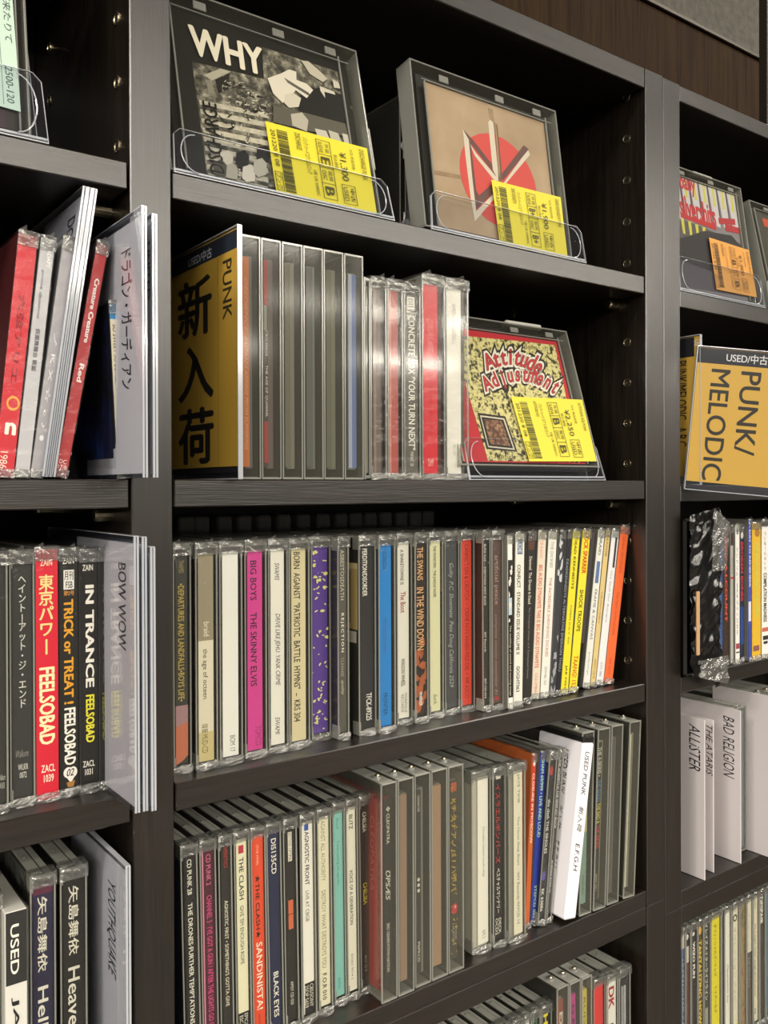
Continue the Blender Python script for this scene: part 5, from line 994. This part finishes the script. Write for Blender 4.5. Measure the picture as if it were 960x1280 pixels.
# ------------------------------------------------------------------ right bay, shelf 4: cards and keepers
ZC4 = ZZ(-.3580)
GD = 'plain white name cards of the right bay'
def namecard(label, px_t, px_b, es, Yf=-.0005, depth=.085):
    X = at(px_b[0], px_b[1], 1, Yf)[0]; zt2 = at(px_t[0], px_t[1], 1, Yf)[2]; h = zt2-ZC4-.0004
    t = thing('name_card', label, 'divider', (X, Yf, ZC4+.0003), (0, 0, 0), GD)
    q = MB(); q.box(0, .0011, 0, depth, 0, h, paper('cdc7c8', .5), .0003); link('card', q.mesh('card'), t)
    q = MB(); elems(q, lambda a, b, o: (-o*.6, .050*(1-a), h*(1-b)), es); link('lettering', q.mesh('lettering', False), t)
    return X
namecard('white name card nearest the double upright, with slanted black capitals', (881, 900), (881, 1101), [T_('ALLiSTER', '26242a', .70, .92, .04, .33, 'd', 'i')])
namecard('white name card half covered by the one nearest the upright', (892, 900), (892, 1098), [T_('THE ATARIS', '26242a', .86, .985, .04, .37, 'd', 'i')], .004)
namecard('white name card, the third from the double upright, its slanted capitals fully readable', (926, 888), (926, 1082), [T_('BAD RELIGION', '26242a', .66, .88, .055, .46, 'd', 'i')], .0, .078)
X4 = at(936, 1060, 1, .012)[0]
t = thing('name_card', 'wide white name card cut by the right edge, large slanted capitals running down', 'divider', (X4, -.026, ZC4+.0003), (0, 0, 0), GD)
q = MB(); q.box(0, .0011, 0, .075, .0, .145, paper('cdc7c8', .5), .0003); link('card', q.mesh('card'), t)
q = MB(); elems(q, lambda a, b, o: (-o*.6, .075*(1-a), .145*(1-b)), [T_('BETTER LUCK NEXT TIME', '26242a', .80, .93, .12, .78, 'd', 'bi')]); link('lettering', q.mesh('lettering', False), t)
GC3 = 'clear disc cases behind the white name cards'
X3 = at(926, 1082, 1, -.0005)[0]+.0016; nms = ('leftmost clear case', 'second clear case', 'third clear case', 'fourth clear case', 'rightmost clear case')
for i in range(2):
    wv = (X4-X3-.002)/2
    disc('jewel', 'clear disc case squeezed between the two rightmost name cards, %s one' % ('left' if i == 0 else 'right'), GC3, X3+i*(wv+.0003), .0135, ZC4, wv-.0004, h=.1335, spine='7c8894' if i else '8a8a84', tray='5c646c', wrap=False)
for i in range(5):
    disc('keeper', '%s in the run right of the widest name card' % nms[i], GC3, X4+.0026+i*.0150, .0150, ZC4, .0146, spine='8c8c84', tray='74766e')

# ------------------------------------------------------------------ right bay, lower cabinet row
ZC5 = ZZ(-.3721)-.0002-.0150-.137
GC4 = 'discs in the lower cabinet of the right bay'
C4 = [
 ('jewel', 852.6, 857.2, 0, 12, 'blue spined disc first at the upright, bottom row of the right bay', dict(spine='3468b0', strip=(.0, .95), es=[Rr('e8e4dc', 0, 1, 0, .12), T_('HI-STANDARD CALIFORNIA', 'e0e4ec', .2, .8, .2, .95)])),
 ('jewel', 857.6, 864, 0, 12, 'red-brown and black spined disc with a white badge', dict(spine='5c3028', strip=(.05, .9), es=[Rr('1c1a18', 0, 1, 0, .24), ('c', 'dcd8d0', .5, .05, .35, .02), Rr('c8c4bc', .1, .9, .12, .24)])),
 ('jewel', 864.5, 872.5, 0, 12, 'black spined disc with a pinkish white left edge', dict(spine='201e1e', strip=(.0, .95), es=[Rr('c8a8a0', 0, .16, 0, 1), ('c', 'dcdcdc', .55, .05, .2, .015), T_('WIZO FUN', 'ecebe8', .4, .8, .11, .38, 'd', 'B')])),
 ('jewel', 873, 880, 0, 12, 'black spined disc with golden yellow capitals, bottom row of the right bay', dict(spine='4a3c14', strip=(.1, .95), es=[('c', 'e0b040', .5, .05, .35, .03), T_('TANTALIZING HOWLING', 'e4c438', .15, .85, .12, .9, 'd', 'B')])),
 ('jewel', 880.5, 888.5, 0, 12, 'dark grey spined disc with white katakana, left of the bright yellow one', dict(spine='3c3c38', strip=(.05, .95), es=[T_('イレイズメイターライフライン', 'e4e2dc', .3, .8, .02, .6, 'd', 'b'), Rr('9a9a90', .3, .8, .66, .9)])),
 ('jewel', 889, 902, 0, 12, 'bright yellow spined disc with black katakana in the right bay', dict(spine='e6da28', strip=(.1, .95), cover='a8a020', es=[T_('オフィーシャルブートレグ', '34320c', .35, .65, .06, .46, 'd', 'b'), T_('トイドールズ', '34320c', .4, .7, .54, .74, 'd', 'b')])),
 ('jewel', 902.5, 905.5, 0, 12, 'very thin black spined disc after the bright yellow one', dict(spine='24221e', wrap=False)),
 ('jewel', 906, 915, 0, 12, 'plain white spined disc, bottom row of the right bay', dict(spine='eeece4', strip=(.1, .92), es=[T_('Operation Ivy', '6a6a66', .4, .7, .42, .72, 'd', 'b')])),
 ('jewel', 916, 925, 0, 12, 'cream spined disc with a dark ring near its top', dict(spine='e6e0cc', strip=(.1, .92), es=[T_('BD', '6a665a', .3, .7, .01, .04), ('c', '3a2c24', .5, .09, .36, .028), ('c', 'e6e0cc', .5, .09, .2, .016), T_('オペレーション アイビー', '8c8878', .3, .6, .16, .8), Rr('e8e050', 0, 1, .92, 1)])),
 ('jewel', 925.6, 933.5, 0, 12, 'disc with a painted multicolour spine', dict(spine='@camo', strip=(.05, .95), tray='4c463a')),
 ('jewel', 934, 941.5, 0, 12, 'disc with a spine cream above and dark grey below', dict(spine='5a5650', strip=(.1, .95), es=[Rr('e2dccc', 0, 1, 0, .42), T_('Propagandhi Less', '9a968a', .3, .6, .12, .4), T_('Talk More Rock', 'c8c4ba', .4, .6, .46, .7)])),
 ('jewel', 942, 949.5, 0, 12, 'cream spined disc left of the one with outlined capitals', dict(spine='e4dec8', strip=(.1, .92), es=[T_('NOFX', '5a564a', .3, .6, .03, .1), T_('No Longer Tired  songs about rooms', '4a463a', .3, .6, .22, .8, 'd', 'b'), T_('F8', '3c382c', .3, .6, .9, .94)])),
 ('jewel', 950, 957, 0, 12, 'brown-black spined disc with outlined white capitals', dict(spine='443834', strip=(.05, .95), es=[T_('DESPAIR', 'ecebe4', .2, .8, .03, .25, 'd', 'B')])),
 ('jewel', 957.5, 966, 0, 12, 'steel blue spined disc cut by the right edge', dict(spine='4c7490')),
]
row(C4, GC4, ZC5, 1180, 1280)
